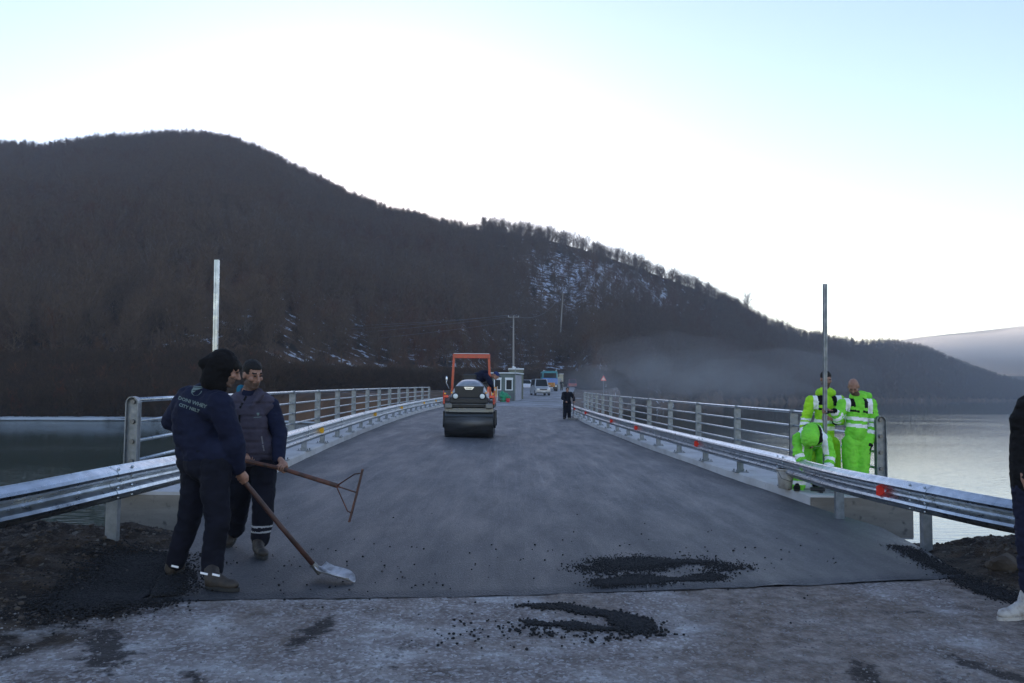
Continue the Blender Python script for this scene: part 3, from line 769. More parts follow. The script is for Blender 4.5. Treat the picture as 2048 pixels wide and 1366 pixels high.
# ridge trees done
# ------------------------------------------------------------------ people
def cloth(name, col, col2, sc_=6): return mat(name, col, .88, vary=(col2, sc_, .35, .65), bump=(45, .25, .004), spec=.2)
G['navy'] = cloth('navy work jacket', (.013,.017,.042), (.009,.011,.028))
G['navy2'] = cloth('dark navy trousers', (.010,.011,.021), (.007,.008,.014))
G['blackc'] = cloth('black cloth', (.010,.009,.010), (.006,.006,.007))
G['vest'] = cloth('grey violet padded vest', (.070,.062,.088), (.052,.046,.066))
G['hiviz'] = mat('fluorescent green cloth', (.26,.80,.07), .8, vary=((.18,.62,.05), 7, .35, .65), bump=(30, .3, .004), spec=.2)
G['hiviy'] = mat('fluorescent yellow green cloth', (.42,.83,.035), .8, vary=((.32,.66,.03), 7, .35, .65), bump=(30, .3, .004), spec=.2)
G['tape'] = mat('silver reflective tape', (.95,.95,.98), .35, spec=.6)
G['skin'] = mat('weathered skin', (.36,.20,.145), .55, vary=((.29,.15,.105), 30, .35, .65), spec=.4)
G['stubble'] = mat('stubbled skin', (.16,.10,.08), .7, vary=((.10,.065,.05), 60, .35, .65), spec=.3)
G['hair'] = mat('short dark hair', (.010,.009,.009), .7, bump=(120, .8, .004), spec=.3)
G['hair_fade'] = mat('clipped hair', (.055,.045,.042), .8, bump=(120, .5, .002), spec=.2)
G['boot'] = mat('brown work boot leather', (.045,.034,.026), .65, vary=((.022,.018,.016), 14, .35, .65), bump=(40, .4, .004))
G['sole'] = mat('dark rubber sole', (.02,.02,.02), .8)
G['teal'] = cloth('teal collar', (.02,.17,.27), (.015,.12,.2))
G['logo'] = mat('pale green print', (.13,.18,.175), .7)
G['glove'] = cloth('dark glove', (.03,.026,.03), (.018,.016,.02))
G['capblue'] = cloth('blue cap', (.03,.05,.16), (.02,.035,.11))
G['white'] = mat('white sneaker leather', (.44,.42,.40), .7, vary=((.24,.21,.19), 16, .45, .7), bump=(60, .3, .003))
G['eye'] = mat('dark eye', (.015,.012,.012), .2)
def voxel(m, vox, it=4, fac=.5):
    me0 = m.mesh('tmp'); o = bpy.data.objects.new('tmp', me0); COL.objects.link(o)
    r = o.modifiers.new('r', 'REMESH'); r.mode = 'VOXEL'; r.voxel_size = vox
    if it: s = o.modifiers.new('s', 'SMOOTH'); s.factor = fac; s.iterations = it
    dg = bpy.context.evaluated_depsgraph_get(); me = bpy.data.meshes.new_from_object(o.evaluated_get(dg))
    bpy.data.objects.remove(o); bpy.data.meshes.remove(me0); return me
def blob(name, m, mats, parent, vox=.012, it=4, fac=.5, wrk=0, wsc=(7,7,14), cls=None, seed=0):
    me = voxel(m, vox, it, fac)
    if wrk:
        n = len(me.vertices); co = np.empty(n*3); me.vertices.foreach_get('co', co); co = co.reshape(-1,3)
        no = np.empty(n*3); me.vertices.foreach_get('normal', no); no = no.reshape(-1,3)
        d = np.array([noise.fractal(Vector((c[0]*wsc[0]+seed, c[1]*wsc[1], c[2]*wsc[2])), .8, 2.0, 3) for c in co])
        d = -np.abs(d)*1.6 + .4; co += no*(d*wrk)[:,None]; me.vertices.foreach_set('co', co.ravel()); me.update()
    mats = mats if isinstance(mats, (list, tuple)) else [mats]
    me.materials.clear()
    for q in mats: me.materials.append(q)
    if cls:
        n = len(me.polygons); ce = np.empty(n*3); me.polygons.foreach_get('center', ce); ce = ce.reshape(-1,3)
        nn = np.empty(n*3); me.polygons.foreach_get('normal', nn); nn = nn.reshape(-1,3)
        me.polygons.foreach_set('material_index', np.array([cls(Vector(c), Vector(q)) for c, q in zip(ce, nn)], np.int32))
    me.shade_smooth(); me.update()
    return link(name, me, parent, True)
def frame(f, u):
    f = Vector(f).normalized(); u = Vector(u); u = (u - f*u.dot(f)).normalized(); r = f.cross(u); return f, r, u
def add_head(m, C, fwd, up, s=1.0):
    f, r, u = frame(fwd, up); C = Vector(C); Rm = Matrix((r, f, u)).transposed()
    P = lambda a, b, c: C + (r*a + f*b + u*c)*s
    E = lambda a, b, c, R_: m.ell(P(a,b,c), [q*s for q in R_], Rm, 18, 12)
    E(0,-.012,.030,(.076,.097,.098)); E(0,.022,-.045,(.060,.068,.074)); E(0,.062,-.094,(.027,.022,.020))
    m.cap(P(-.038,.070,-.075), P(.038,.070,-.075), .016*s) if False else None
    for sg in (-1,1):
        m.cap(P(sg*.052,.0,-.070), P(sg*.020,.060,-.095), .020*s, .017*s, 10)
        E(sg*.043,.060,-.018,(.024,.024,.022)); E(sg*.077,-.012,-.004,(.009,.020,.032))
    m.cap(P(-.036,.078,.034), P(.036,.078,.034), .012*s, None, 10)
    m.cap(P(0,.086,.026), P(0,.112,-.024), .008*s, .013*s, 10); E(0,.104,-.028,(.017,.012,.009))
    m.cap(P(-.018,.083,-.056), P(.018,.083,-.056), .008*s, None, 8); m.cap(P(-.014,.082,-.070), P(.014,.082,-.070), .008*s, None, 8)
    return P
def add_eyes(P, s, parent):
    for sg in (-1,1):
        m = MB(); m.smooth = True; m.ell(P(sg*.030,.084,.014), (.013*s,.007*s,.006*s)); m.build('eye', G['eye'], parent, True)
def add_neck(m, a, b, r=.056): m.cap(a, b, r, r*.95)
def grip(m, wrist, Pr, axis, rod=.017, side=1, s=1.0, flip=1):
    """hand closed round a rod at Pr; palm lies on the wrist side"""
    a = Vector(axis).normalized(); w_ = Vector(wrist)-Vector(Pr); n = (w_ - a*w_.dot(a)).normalized(); t = a.cross(n)*side; Pr = Vector(Pr)
    pc = Pr + n*(rod+.020)*1.0 + a*.0; 
    Rm = Matrix((a, t, n)).transposed()
    m.ell(pc, (.043*s,.030*s,.020*s), Rm); m.cap(Vector(wrist), pc + n*.006, .025*s, .030*s)
    for i, off in enumerate((-.034,-.012,.011,.032)):
        rr = (.0085,.0092,.0090,.0078)[i]*s; L = (.9,1.05,1.0,.85)[i]; R_ = rod + rr*.8
        pts = [Pr + a*off*s + n*(rod+.018) + t*.022]
        for k, an in enumerate((65, 120, 175, 235)):
            an = R(an*L*.95); pts.append(Pr + a*(off*1.05)*s + (n*math.cos(an) + t*math.sin(an))*R_*(1.12 if k < 2 else 1.0))
        for q in range(len(pts)-1): m.cap(pts[q], pts[q+1], rr*(1-.06*q), rr*(1-.06*(q+1)), 8)
    th = [pc - t*.022 - a*flip*.020, Pr - a*flip*.035*s - t*(rod+.012) + n*.004, Pr - a*flip*.028*s - t*(rod+.004) - n*(rod+.002)]
    m.cap(th[0], th[1], .013*s, .0105*s, 8); m.cap(th[1], th[2], .0105*s, .009*s, 8)
def relaxed(m, wrist, d, pn, s=1.0, curl=.6):
    d = Vector(d).normalized(); pn = Vector(pn); pn = (pn - d*pn.dot(d)).normalized(); t = d.cross(pn); W_ = Vector(wrist)
    pc = W_ + d*.055*s; Rm = Matrix((t, pn, d)).transposed(); m.ell(pc, (.041*s,.017*s,.052*s), Rm); m.cap(W_, pc, .025*s, .024*s)
    for i, off in enumerate((-.030,-.010,.010,.029)):
        L = (.072,.082,.078,.060)[i]*s; p = W_ + d*.098*s + t*off*s; dd = d.copy()
        for k, fr_ in enumerate((.42,.32,.26)):
            dd = (dd + pn*curl*(.35 if k == 0 else .6)).normalized(); q = p + dd*L*fr_
            m.cap(p, q, (.0088-.0008*k)*s, (.0080-.0008*k)*s, 8); p = q
    m.cap(W_ + d*.03*s - t*.030*s, W_ + d*.075*s - t*.052*s + pn*.015*s, .012*s, .0095*s, 8); m.cap(W_ + d*.075*s - t*.052*s + pn*.015*s, W_ + d*.100*s - t*.050*s + pn*.03*s, .0095*s, .008*s, 8)
def boot(name, ankle, heel, toe, parent, mt=None, sole=None, h=.10, s=1.0):
    ankle, heel, toe = Vector(ankle), Vector(heel), Vector(toe); d = (toe-heel).normalized(); up = (Vector((0,0,1)) - d*d.z).normalized()
    rgt = d.cross(up); L = (toe-heel).length; Rm = Matrix((rgt, d, up)).transposed()
    m = MB(); P = lambda a, b, c: heel + rgt*a*s + d*b*L + up*c*s
    m.cap(ankle, P(0,.16,.07), .058*s, .052*s); m.cap(P(0,.14,.055), P(0,.55,.048), .046*s, .046*s); m.ell(P(0,.72,.046), (.050*s,.27*L,.042*s), Rm); m.cap(P(0,.28,.095), P(0,.6,.062), .036*s, .032*s)
    b = blob(name, m, mt or G['boot'], parent, .008, 4, .5, .003, (25,25,25))
    k = MB(); pr = []
    for q in range(20):
        an = 2*math.pi*q/20; wv = .046 + .006*math.sin(an); pr.append((math.cos(an)*wv*s, L*(.5+.52*math.sin(an))))
    k.sweep(pr, [(heel+up*.002, rgt, d), (heel+up*.028*s, rgt, d)]); k.build('sole', sole or G['sole'], b, True)
    return b
def limb(m, pts, rs, n=14, sx=1.0):
    for i in range(len(pts)-1): m.cap(pts[i], pts[i+1], rs[i], rs[i+1], n)
def person(name_loc, label, group=None): return thing('person', name_loc, label, 'person', group)

# ---- hooded man with the shovel
Y1 = 6.35
J = lambda px, py, dy=0: at(px, py, Y1+dy)
w1 = person(J(415,1168), 'hooded man in navy jacket, back half turned, holding a long shovel')
hc = J(452,742,.02); fw = Vector((.90,.30,-.32)); up = Vector((.28,.1,1))
sh_hand = J(484,957,.06); sh_blade = J(636,1140,.30)
axs = (sh_blade-sh_hand).normalized()
m = MB(); P1 = add_head(m, hc, fw, up, 1.0); add_neck(m, J(428,775,.0), hc-Vector((.01,0,.07)))
Rs, Re, Rw = J(440,806,-.14), J(468,886,-.12), J(475,934,.0)
Ls, Le, Lw = J(378,796,.17), J(345,842,.30), J(405,886,.34)
limb(m, [J(405,905), J(402,860), J(408,810)], [.11,.10,.11]); m.cap(Rs, Ls, .06); 
limb(m, [Rs,Re,Rw], [.045,.038,.028]); limb(m, [Ls,Le,Lw], [.045,.038,.028])
grip(m, Rw, sh_hand, axs, .017, 1); lh = sh_hand - axs*.52; grip(m, Lw + (lh-Lw)*.55, lh, axs, .017, -1); m.cap(Lw, Lw+(lh-Lw)*.6, .026)
limb(m, [J(425,925,-.06), J(432,1040,-.05), J(424,1135,-.02)], [.085,.055,.04]); limb(m, [J(392,925,.08), J(378,1040,.16), J(350,1125,.22)], [.085,.055,.04])
def cl1(c, n):
    q = (c-hc)
    f_, r_, u_ = frame(fw, up)
    return 1 if (q.dot(u_) < -.035 and q.dot(u_) > -.13 and q.length < .16 and q.dot(f_) > -.02) else 0
body = blob('body', m, [G['skin'], G['stubble']], w1, .0055, 3, .4, cls=cl1)
add_eyes(P1, 1.0, w1)
m = MB(); f_, r_, u_ = frame(fw, up)
m.ell(hc + u_*.056 + f_*.012, (.078,.092,.062), Matrix((r_, f_, u_)).transposed()); blob('hair', m, G['hair'], w1, .008, 2, wrk=.006, wsc=(50,50,50))
# hood: shell open at the face
m = MB()
m.ell(hc - f_*.045 + u_*.032, (.118,.125,.128), Matrix((r_, f_, u_)).transposed(), 24, 16)
m.cap(hc - f_*.10 + u_*.035, hc - f_*.17 + u_*.0, .085, .045); m.cap(hc - f_*.06 - u_*.04, hc - f_*.06 - u_*.10, .105, .10); m.cap(hc - u_*.08 - f_*.02, hc-u_*.12 - f_*.03, .085, .09)
me = voxel(m, .010, 5)
bm = bmesh.new(); bm.from_mesh(me)
dead = [v for v in bm.verts if (v.co-hc).dot(f_) > .050 - .25*min(0, (v.co-hc).dot(u_)+.02)*0 and (v.co-hc).dot(u_) > -.125 and (v.co-hc).dot(u_) < .075]
bmesh.ops.delete(bm, geom=dead, context='VERTS'); 
for v in bm.verts:
    d = noise.fractal(v.co*14, .8, 2.0, 3); v.co += v.normal*(-abs(d)*.016+.003)
bm.to_mesh(me); bm.free(); me.materials.clear(); me.materials.append(G['blackc']); me.shade_smooth()
ho = link('hood', me, w1, True); sd_ = ho.modifiers.new('thick', 'SOLIDIFY'); sd_.thickness = .008; sd_.offset = -1
# jacket
m = MB()
limb(m, [J(412,900,.03), J(404,868,.03), J(398,828,.03)], [.178,.172,.168], 18); m.cap(J(438,906,-.03), J(390,903,.10), .152, .15, 18); m.cap(J(375,812,.12), J(432,812,-.08), .125, .125, 16)
m.cap(J(398,800,.02), J(424,778,.02), .13, .095, 16)
m.cap(J(384,830,.03), J(384,870,.03), .150, .14, 16)
limb(m, [Rs+Vector((0,0,-.01)), Re, Rw], [.100,.083,.062]); limb(m, [Ls, Le, Lw], [.100,.085,.062]); m.cap(Rw, Rw+(sh_hand-Rw)*.15, .052, .048)
jk = blob('jacket', m, [G['navy'], G['blackc']], w1, .011, 7, .5, .010, (6,6,9), cls=lambda c, n: 1 if (c.z < J(0,907).z and False) else 0)
# trousers with baggy knees
m = MB()
m.cap(J(436,922,-.05), J(388,922,.10), .135, .135, 16); m.cap(J(412,905,.02), J(412,925,.02), .165, .16)
limb(m, [J(432,935,-.07), J(430,990,-.07), J(437,1040,-.06), J(428,1090,-.03), J(424,1140,-.01)], [.120,.108,.094,.086,.082])
limb(m, [J(394,935,.09), J(388,985,.13), J(378,1040,.18), J(362,1090,.2), J(352,1122,.22)], [.120,.105,.090,.082,.076])
blob('trousers', m, G['navy2'], w1, .012, 6, .5, .010, (6,6,8), seed=3)
zg = zz(Y1, -2.2)+.05
def gnd(px, py, Y, dz=.048):
    p = at(px, py, Y); return Vector((p.x, p.y, zz(p.y, p.x)+dz))
b1 = boot('boot', J(424,1130,-.02), gnd(412,1168,6.22), gnd(478,1168,6.16), w1); 
b2 = boot('boot', J(350,1118,.22), gnd(338,1150,6.52), gnd(364,1150,6.78), w1)
for q in (at(350,1133,6.45), at(408,1147,6.13), at(432,1150,6.10)):
    m = MB(); m.box(q, (.055,.006,.014), Matrix.Rotation(.2, 3, 'Y')); m.build('reflective_tab', G['tape'], b1, True)
# print on the back, laid onto the jacket
bv = BVHTree.FromPolygons([v.co[:] for v in jk.data.vertices], [p_.vertices[:] for p_ in jk.data.polygons])
Mj = mw(jk)
def textmesh(body_, size):
    cu = bpy.data.curves.new('t', 'FONT'); cu.body = body_; cu.size = size; cu.align_x = 'CENTER'; cu.offset = .0012; cu.resolution_u = 2
    o = bpy.data.objects.new('t', cu); COL.objects.link(o); dg = bpy.context.evaluated_depsgraph_get()
    me = bpy.data.meshes.new_from_object(o.evaluated_get(dg)); bpy.data.objects.remove(o); return me
def project(name, shapes, origin, ax, ay, mt, parent, bv, Mj, depth):
    bm = bmesh.new()
    for me_ in shapes: bm.from_mesh(me_)
    bmesh.ops.triangulate(bm, faces=bm.faces[:]); bmesh.ops.subdivide_edges(bm, edges=[e for e in bm.edges if e.calc_length() > .012], cuts=2, use_grid_fill=False)
    bmesh.ops.triangulate(bm, faces=bm.faces[:])
    Mi = Mj.inverted(); 
    for v in bm.verts:
        wv = origin + ax*v.co.x + ay*v.co.y; a = Mi @ (wv - depth*.6); dr = (Mi.to_3x3() @ depth).normalized()
        h_ = bv.ray_cast(a, dr, 1.5)
        v.co = Mj @ ((h_[0] + h_[1]*.0035) if h_[0] is not None and True else a)
        if h_[0] is not None and h_[1].dot(dr) > 0: v.co = Mj @ (h_[0] - h_[1]*.0035)
    me = bpy.data.meshes.new(name); bm.to_mesh(me); bm.free(); me.materials.append(mt)
    return link(name, me, parent, True)
def poly2(pts):
    me = bpy.data.meshes.new('q'); me.from_pydata([(a, b, 0) for a, b in pts], [], [tuple(range(len(pts)))]); return me
org = J(394,782,-.2); dep = (org - Vector((0,0,CAM_H))).normalized(); ax = Vector((.93,.25,-.30)).normalized(); ay = Vector((.25,0,.97)).normalized()
def arc(r0, r1, a0, a1, n=14):
    o = [(r0*math.cos(R(a0+(a1-a0)*k/n)), r0*math.sin(R(a0+(a1-a0)*k/n))) for k in range(n+1)]
    return o + [(r1*math.cos(R(a1-(a1-a0)*k/n)), r1*math.sin(R(a1-(a1-a0)*k/n))*1.06-.004) for k in range(n+1)]
ax0 = Vector((1,.1,-.06)).normalized()
project('back_emblem', [poly2(arc(.038,.031,150,365)), poly2([(-.036,.036),(.034,.036),(.026,.030),(-.034,.030)]), poly2([(-.034,.024),(.040,.026),(.012,.012),(-.010,.004),(-.034,.004)]), poly2([(-.033,-.001),(-.008,.0),(-.022,-.014),(-.030,-.014)])], org, ax0, ay, G['logo'], jk, bv, Mj, dep)
t1 = textmesh('DONI WHEY', .037); t2 = textmesh('CITY NELT', .032)
project('back_lettering', [t1], J(384,808,-.2), ax, ay, G['logo'], jk, bv, Mj, dep)
project('back_lettering', [t2], J(378,819,-.2), ax, ay, G['logo'], jk, bv, Mj, dep)

# shovel
sv = thing('shovel', tuple(sh_blade), 'long wooden-handled shovel with worn bright blade resting on the asphalt', 'shovel')
G['wood'] = mat('old red brown handle', (.075,.032,.025), .55, vary=((.035,.018,.016), 9, .35, .65, (1,1,1)), bump=(40, .3, .003))
G['rust'] = mat('rusty tube', (.13,.050,.032), .6, vary=((.05,.028,.024), 12, .4, .6), bump=(50, .3, .003))
m = MB(); m.smooth = True; a0 = sh_hand - axs*.62; m.tube([a0, sh_hand, sh_hand.lerp(sh_blade,.5)-Vector((0,0,.008)), sh_hand.lerp(sh_blade,.97)], [.017,.018,.020,.021], 12); m.build('handle', G['wood'], sv, True)
m = MB(); e0 = sh_hand.lerp(sh_blade,.93); e1 = sh_blade + axs*.03; m.tube([e0, e1], [.025,.027], 12); m.build('socket', G['steel_dark'], sv, True)
G['blade'] = mat('worn shovel steel', (.48,.48,.50), .5, .6, vary=((.28,.27,.27), 14, .4, .62), bump=(30, .2, .003))
tip = hit(706,1163,.06); bz = Vector((tip.x, tip.y, zz(tip.y, tip.x)+.060)); st = sh_blade + axs*.01
f2 = (bz-st); Lb = f2.length; f2.normalize(); r2 = f2.cross(Vector((0,0,1))).normalized(); u2 = r2.cross(f2)
m = MB(); nu, nv = 16, 14; vs = []
for j in range(nv+1):
    v = j/nv
    for i in range(nu+1):
        u = i/nu*2-1; wd = .105*(1 if v < .62 else 1-.55*((v-.62)/.38)**2) * (.80+.2*min(1, v/.12))
        cup = .032*abs(u)**2.2 + .03*(1-min(1, v/.2))**1.5
        vs.append(st + f2*(Lb*1.05*v*(1-.10*abs(u)**2*(v > .5))) + r2*wd*u + u2*(cup + .012*math.sin(v*3)))
for q in list(vs): vs.append(q - u2*.004)
n0 = (nu+1)*(nv+1); fs = []
for j in range(nv):
    for i in range(nu): a = j*(nu+1)+i; fs += [(a,a+1,a+nu+2,a+nu+1), (n0+a,n0+a+nu+1,n0+a+nu+2,n0+a+1)]
for i in range(nu): fs += [(i,n0+i,n0+i+1,i+1), (nv*(nu+1)+i, nv*(nu+1)+i+1, n0+nv*(nu+1)+i+1, n0+nv*(nu+1)+i)]
for j in range(nv): a = j*(nu+1); fs += [(a,a+nu+1,n0+a+nu+1,n0+a), (a+nu,n0+a+nu,n0+a+nu+nu+1,a+nu+nu+1)]
m.smooth = True; m.add(vs, fs); m.tube([st-f2*.01+u2*.02, st+f2*.16+u2*.004], [.022,.010], 10); m.build('blade', G['blade'], sv, True)

# ---- man in the grey vest
Y2 = 7.55
J = lambda px, py, dy=0: at(px, py, Y2+dy)
w2 = person(J(500,1110), 'bareheaded dark-haired man in grey padded vest over navy sleeves, gripping a long lute')
hc = J(505,750,-.03); fw = Vector((.74,-.60,-.30)); up = Vector((.10,-.18,1))
lu_a, lu_h, lu_b = J(455,914,-.40), J(563,937,-.32), at(676,972,7.0)
lax = (lu_b-lu_h).normalized()
m = MB(); P2 = add_head(m, hc, fw, up, 1.02); add_neck(m, J(492,795,.02), hc-Vector((.01,-.02,.07)), .060)
Ls, Le, Lw = J(541,812,.03), J(559,868,-.04), J(557,918,-.20)
Rs, Re, Rw = J(459,812,-.02), J(450,870,-.06), J(472,912,-.26)
limb(m, [J(502,910), J(500,860), J(498,820)], [.11,.10,.11]); m.cap(Ls, Rs, .06)
limb(m, [Ls,Le,Lw], [.045,.038,.028]); limb(m, [Rs,Re,Rw], [.045,.038,.028])
grip(m, Lw + (lu_h-Lw)*.15 + Vector((0,0,.02)), lu_h, lax, .018, 1, 1.0, -1); gh = lu_h - lax*.36; grip(m, Rw + (gh-Rw)*.3, gh, lax, .018, 1)
limb(m, [J(525,925,-.02), J(527,1005,-.05), J(520,1080,-.02)], [.085,.055,.04]); limb(m, [J(483,925,.02), J(478,1000,.12), J(468,1062,.28)], [.085,.055,.04])
f_, r_, u_ = frame(fw, up)
def cl2(c, n, hc=hc, f_=f_, r_=r_, u_=u_):
    q = c-hc; a, b, d = q.dot(u_), q.dot(f_), abs(q.dot(r_))
    if q.length > .17: return 0
    if a < -.030 and a > -.13 and b > -.03 and not (a > -.050 and d < .035): return 1
    if a < .046 and a > .034 and b > .055 and .016 < d < .048: return 2
    return 0
body = blob('body', m, [G['skin'], G['stubble'], G['hair']], w2, .0055, 3, .4, cls=cl2); add_eyes(P2, 1.02, w2)
m = MB(); Rm = Matrix((r_, f_, u_)).transposed(); m.ell(hc - f_*.016 + u_*.046, (.079,.098,.092), Rm, 20, 14)
me = voxel(m, .006, 1); bm = bmesh.new(); bm.from_mesh(me)
for v in bm.verts:
    q = v.co-hc; v.co += v.normal*(.004 + .004*noise.noise(v.co*75) - (.002 if q.dot(u_) < .05 else 0))
bmesh.ops.delete(bm, geom=[v for v in bm.verts if (v.co-hc).dot(u_) < (.068 if (v.co-hc).dot(f_) > .045 else (-.010 if (v.co-hc).dot(f_) > -.04 else -.055)) ], context='VERTS')
bm.to_mesh(me); bm.free(); me.materials.clear(); me.materials.append(G['hair']); me.materials.append(G['hair_fade']); 
me.polygons.foreach_set('material_index', [1 if (p_.center-hc).dot(u_) < .030 else 0 for p_ in me.polygons]); me.shade_smooth()
o = link('hair', me, w2, True); sd_ = o.modifiers.new('thick', 'SOLIDIFY'); sd_.thickness = .004
# navy jumper with sleeves
m = MB(); limb(m, [Ls, Le, Lw], [.085,.073,.055]); limb(m, [Rs, Re, Rw], [.085,.073,.055]); m.cap(Ls, Rs, .075); m.cap(J(500,905), J(498,830), .135,.13); m.cap(J(495,800,.02), J(498,788,.0), .075,.070)
blob('jumper', m, G['navy'], w2, .011, 5, .5, .008, (7,7,11), seed=5)
m = MB(); m.cap(J(484,800,.0), J(482,778,.03), .045, .042); blob('teal_collar', m, G['teal'], w2, .010, 3)
# vest: trunk only
m = MB(); limb(m, [J(505,905,-.01), J(503,870,-.02), J(502,832,-.02)], [.168,.170,.172], 18); m.cap(J(478,814,-.01), J(528,812,.0), .115, .112, 16)
m.cap(J(480,900), J(532,898), .145, .145, 16)
m.cap(J(470,806,.02), J(487,790,.02), .075, .07); m.cap(J(536,806,.02), J(514,790,.02), .075, .07); 
m.cap(J(478,790,-.06), J(492,815,-.14), .028, .024); m.cap(J(524,788,-.10), J(503,812,-.16), .028, .024)
vest_top = J(0,772).z
def qv(c): return 0
vs_ = blob('vest', m, [G['vest'], G['blackc']], w2, .010, 4, .5, .006, (8,8,16), cls=lambda c, n: 0, seed=8)
co = np.array([v.co[:] for v in vs_.data.vertices])
for v in vs_.data.vertices:       # quilting lines across the padding
    c_ = mw(vs_) @ v.co; k = (c_.z*1.0) % .115; v.co -= v.normal*.012*math.exp(-((k-.057)/.010)**2)
bv = BVHTree.FromPolygons([v.co[:] for v in vs_.data.vertices], [p_.vertices[:] for p_ in vs_.data.polygons]); Mj = mw(vs_)
dep = Vector((-.25,.96,0)).normalized()
def strip2(pts, w_):
    out = []
    L_ = [(a, b) for a, b in pts]; 
    for i_ in range(len(L_)-1):
        (a, b), (c, d) = L_[i_], L_[i_+1]; l = math.hypot(c-a, d-b); nx_, ny_ = -(d-b)/l*w_, (c-a)/l*w_
        out.append(poly2([(a-nx_,b-ny_),(a+nx_,b+ny_),(c+nx_,d+ny_),(c-nx_,d-ny_)]))
    return out
ax, ay = Vector((1,.1,0)).normalized(), Vector((0,0,1))
project('zip_flap', strip2([(-.04,.08),(-.085,-.02),(-.09,-.36)], .009), J(497,812,-.4), ax, ay, G['blackc'], vs_, bv, Mj, dep)
project('zip_flap', strip2([(0,0),(.028,-.13)], .006), J(520,876,-.4), ax, ay, mat('pale piping', (.16,.16,.18), .7), vs_, bv, Mj, dep)
project('chest_emblem', [poly2([(-.012,.012),(.012,.012),(.010,-.004),(0,-.016),(-.010,-.004)])] + strip2([(-.035,-.030),(.030,-.026)], .003), J(513,830,-.4), ax, ay, G['logo'], vs_, bv, Mj, dep)
m = MB(); m.cap(J(528,922), J(482,922), .120, .120, 16)
limb(m, [J(527,935,-.02), J(527,1000,-.06), J(525,1045,-.04), J(520,1078,-.02)], [.122,.100,.092,.082]); limb(m, [J(484,935,.02), J(480,1000,.12), J(472,1058,.27)], [.120,.098,.082])
zb1, zb2 = J(0,1050).z, J(0,1057).z
def cl3(c, n):
    if c.x > J(500,1000).x and (abs(c.z-J(0,1045).z) < .007 or abs(c.z-J(0,1056).z) < .007): return 1
    return 0
blob('trousers', m, [G['navy2'], mat('dull reflective piping', (.35,.37,.42), .5)], w2, .009, 6, .5, .009, (6,6,8), cls=cl3, seed=11)
boot('boot', J(519,1072,-.02), gnd(513,1104,7.50), gnd(530,1112,7.25), w2, h=.1)
rb = J(470,1058,.28); boot('boot', rb, gnd(470,1070,7.95,.10), gnd(452,1092,7.72,.035), w2)
# lute (asphalt rake frame)
lt = thing('asphalt_lute', tuple(lu_h), 'rusty asphalt lute with triangular steel frame head, held out over the road', 'lute')
m = MB(); m.smooth = True; m.tube([lu_a, lu_h, lu_b], [.017,.018,.020], 12); m.build('handle', G['rust'], lt, True)
Q = lambda px, py: at(px, py, 6.98)
m = MB(); m.smooth = True
m.tube([Q(673,972), Q(709,948), Q(724,946)], .006, 8); m.tube([Q(673,973), Q(695,1022), Q(701,1025), Q(706,1024)], .006, 8); m.tube([Q(673,972), Q(713,985)], .006, 8); m.build('frame', G['rust'], lt, True)
m = MB(); a_, b_ = Q(725.5,938), Q(698.5,1044); t_ = (b_-a_).normalized(); n_ = t_.cross(Vector((0,1,0))).normalized()
m.sweep([(-.005,-.018),(.005,-.018),(.005,.018),(-.005,.018)], [(a_, n_, Vector((.15,1,0)).normalized()), (a_.lerp(b_,.5)+n_*.002, n_, Vector((.15,1,0)).normalized()), (b_, n_, Vector((.15,1,0)).normalized())]); m.build('blade', G['rust'], lt, True)
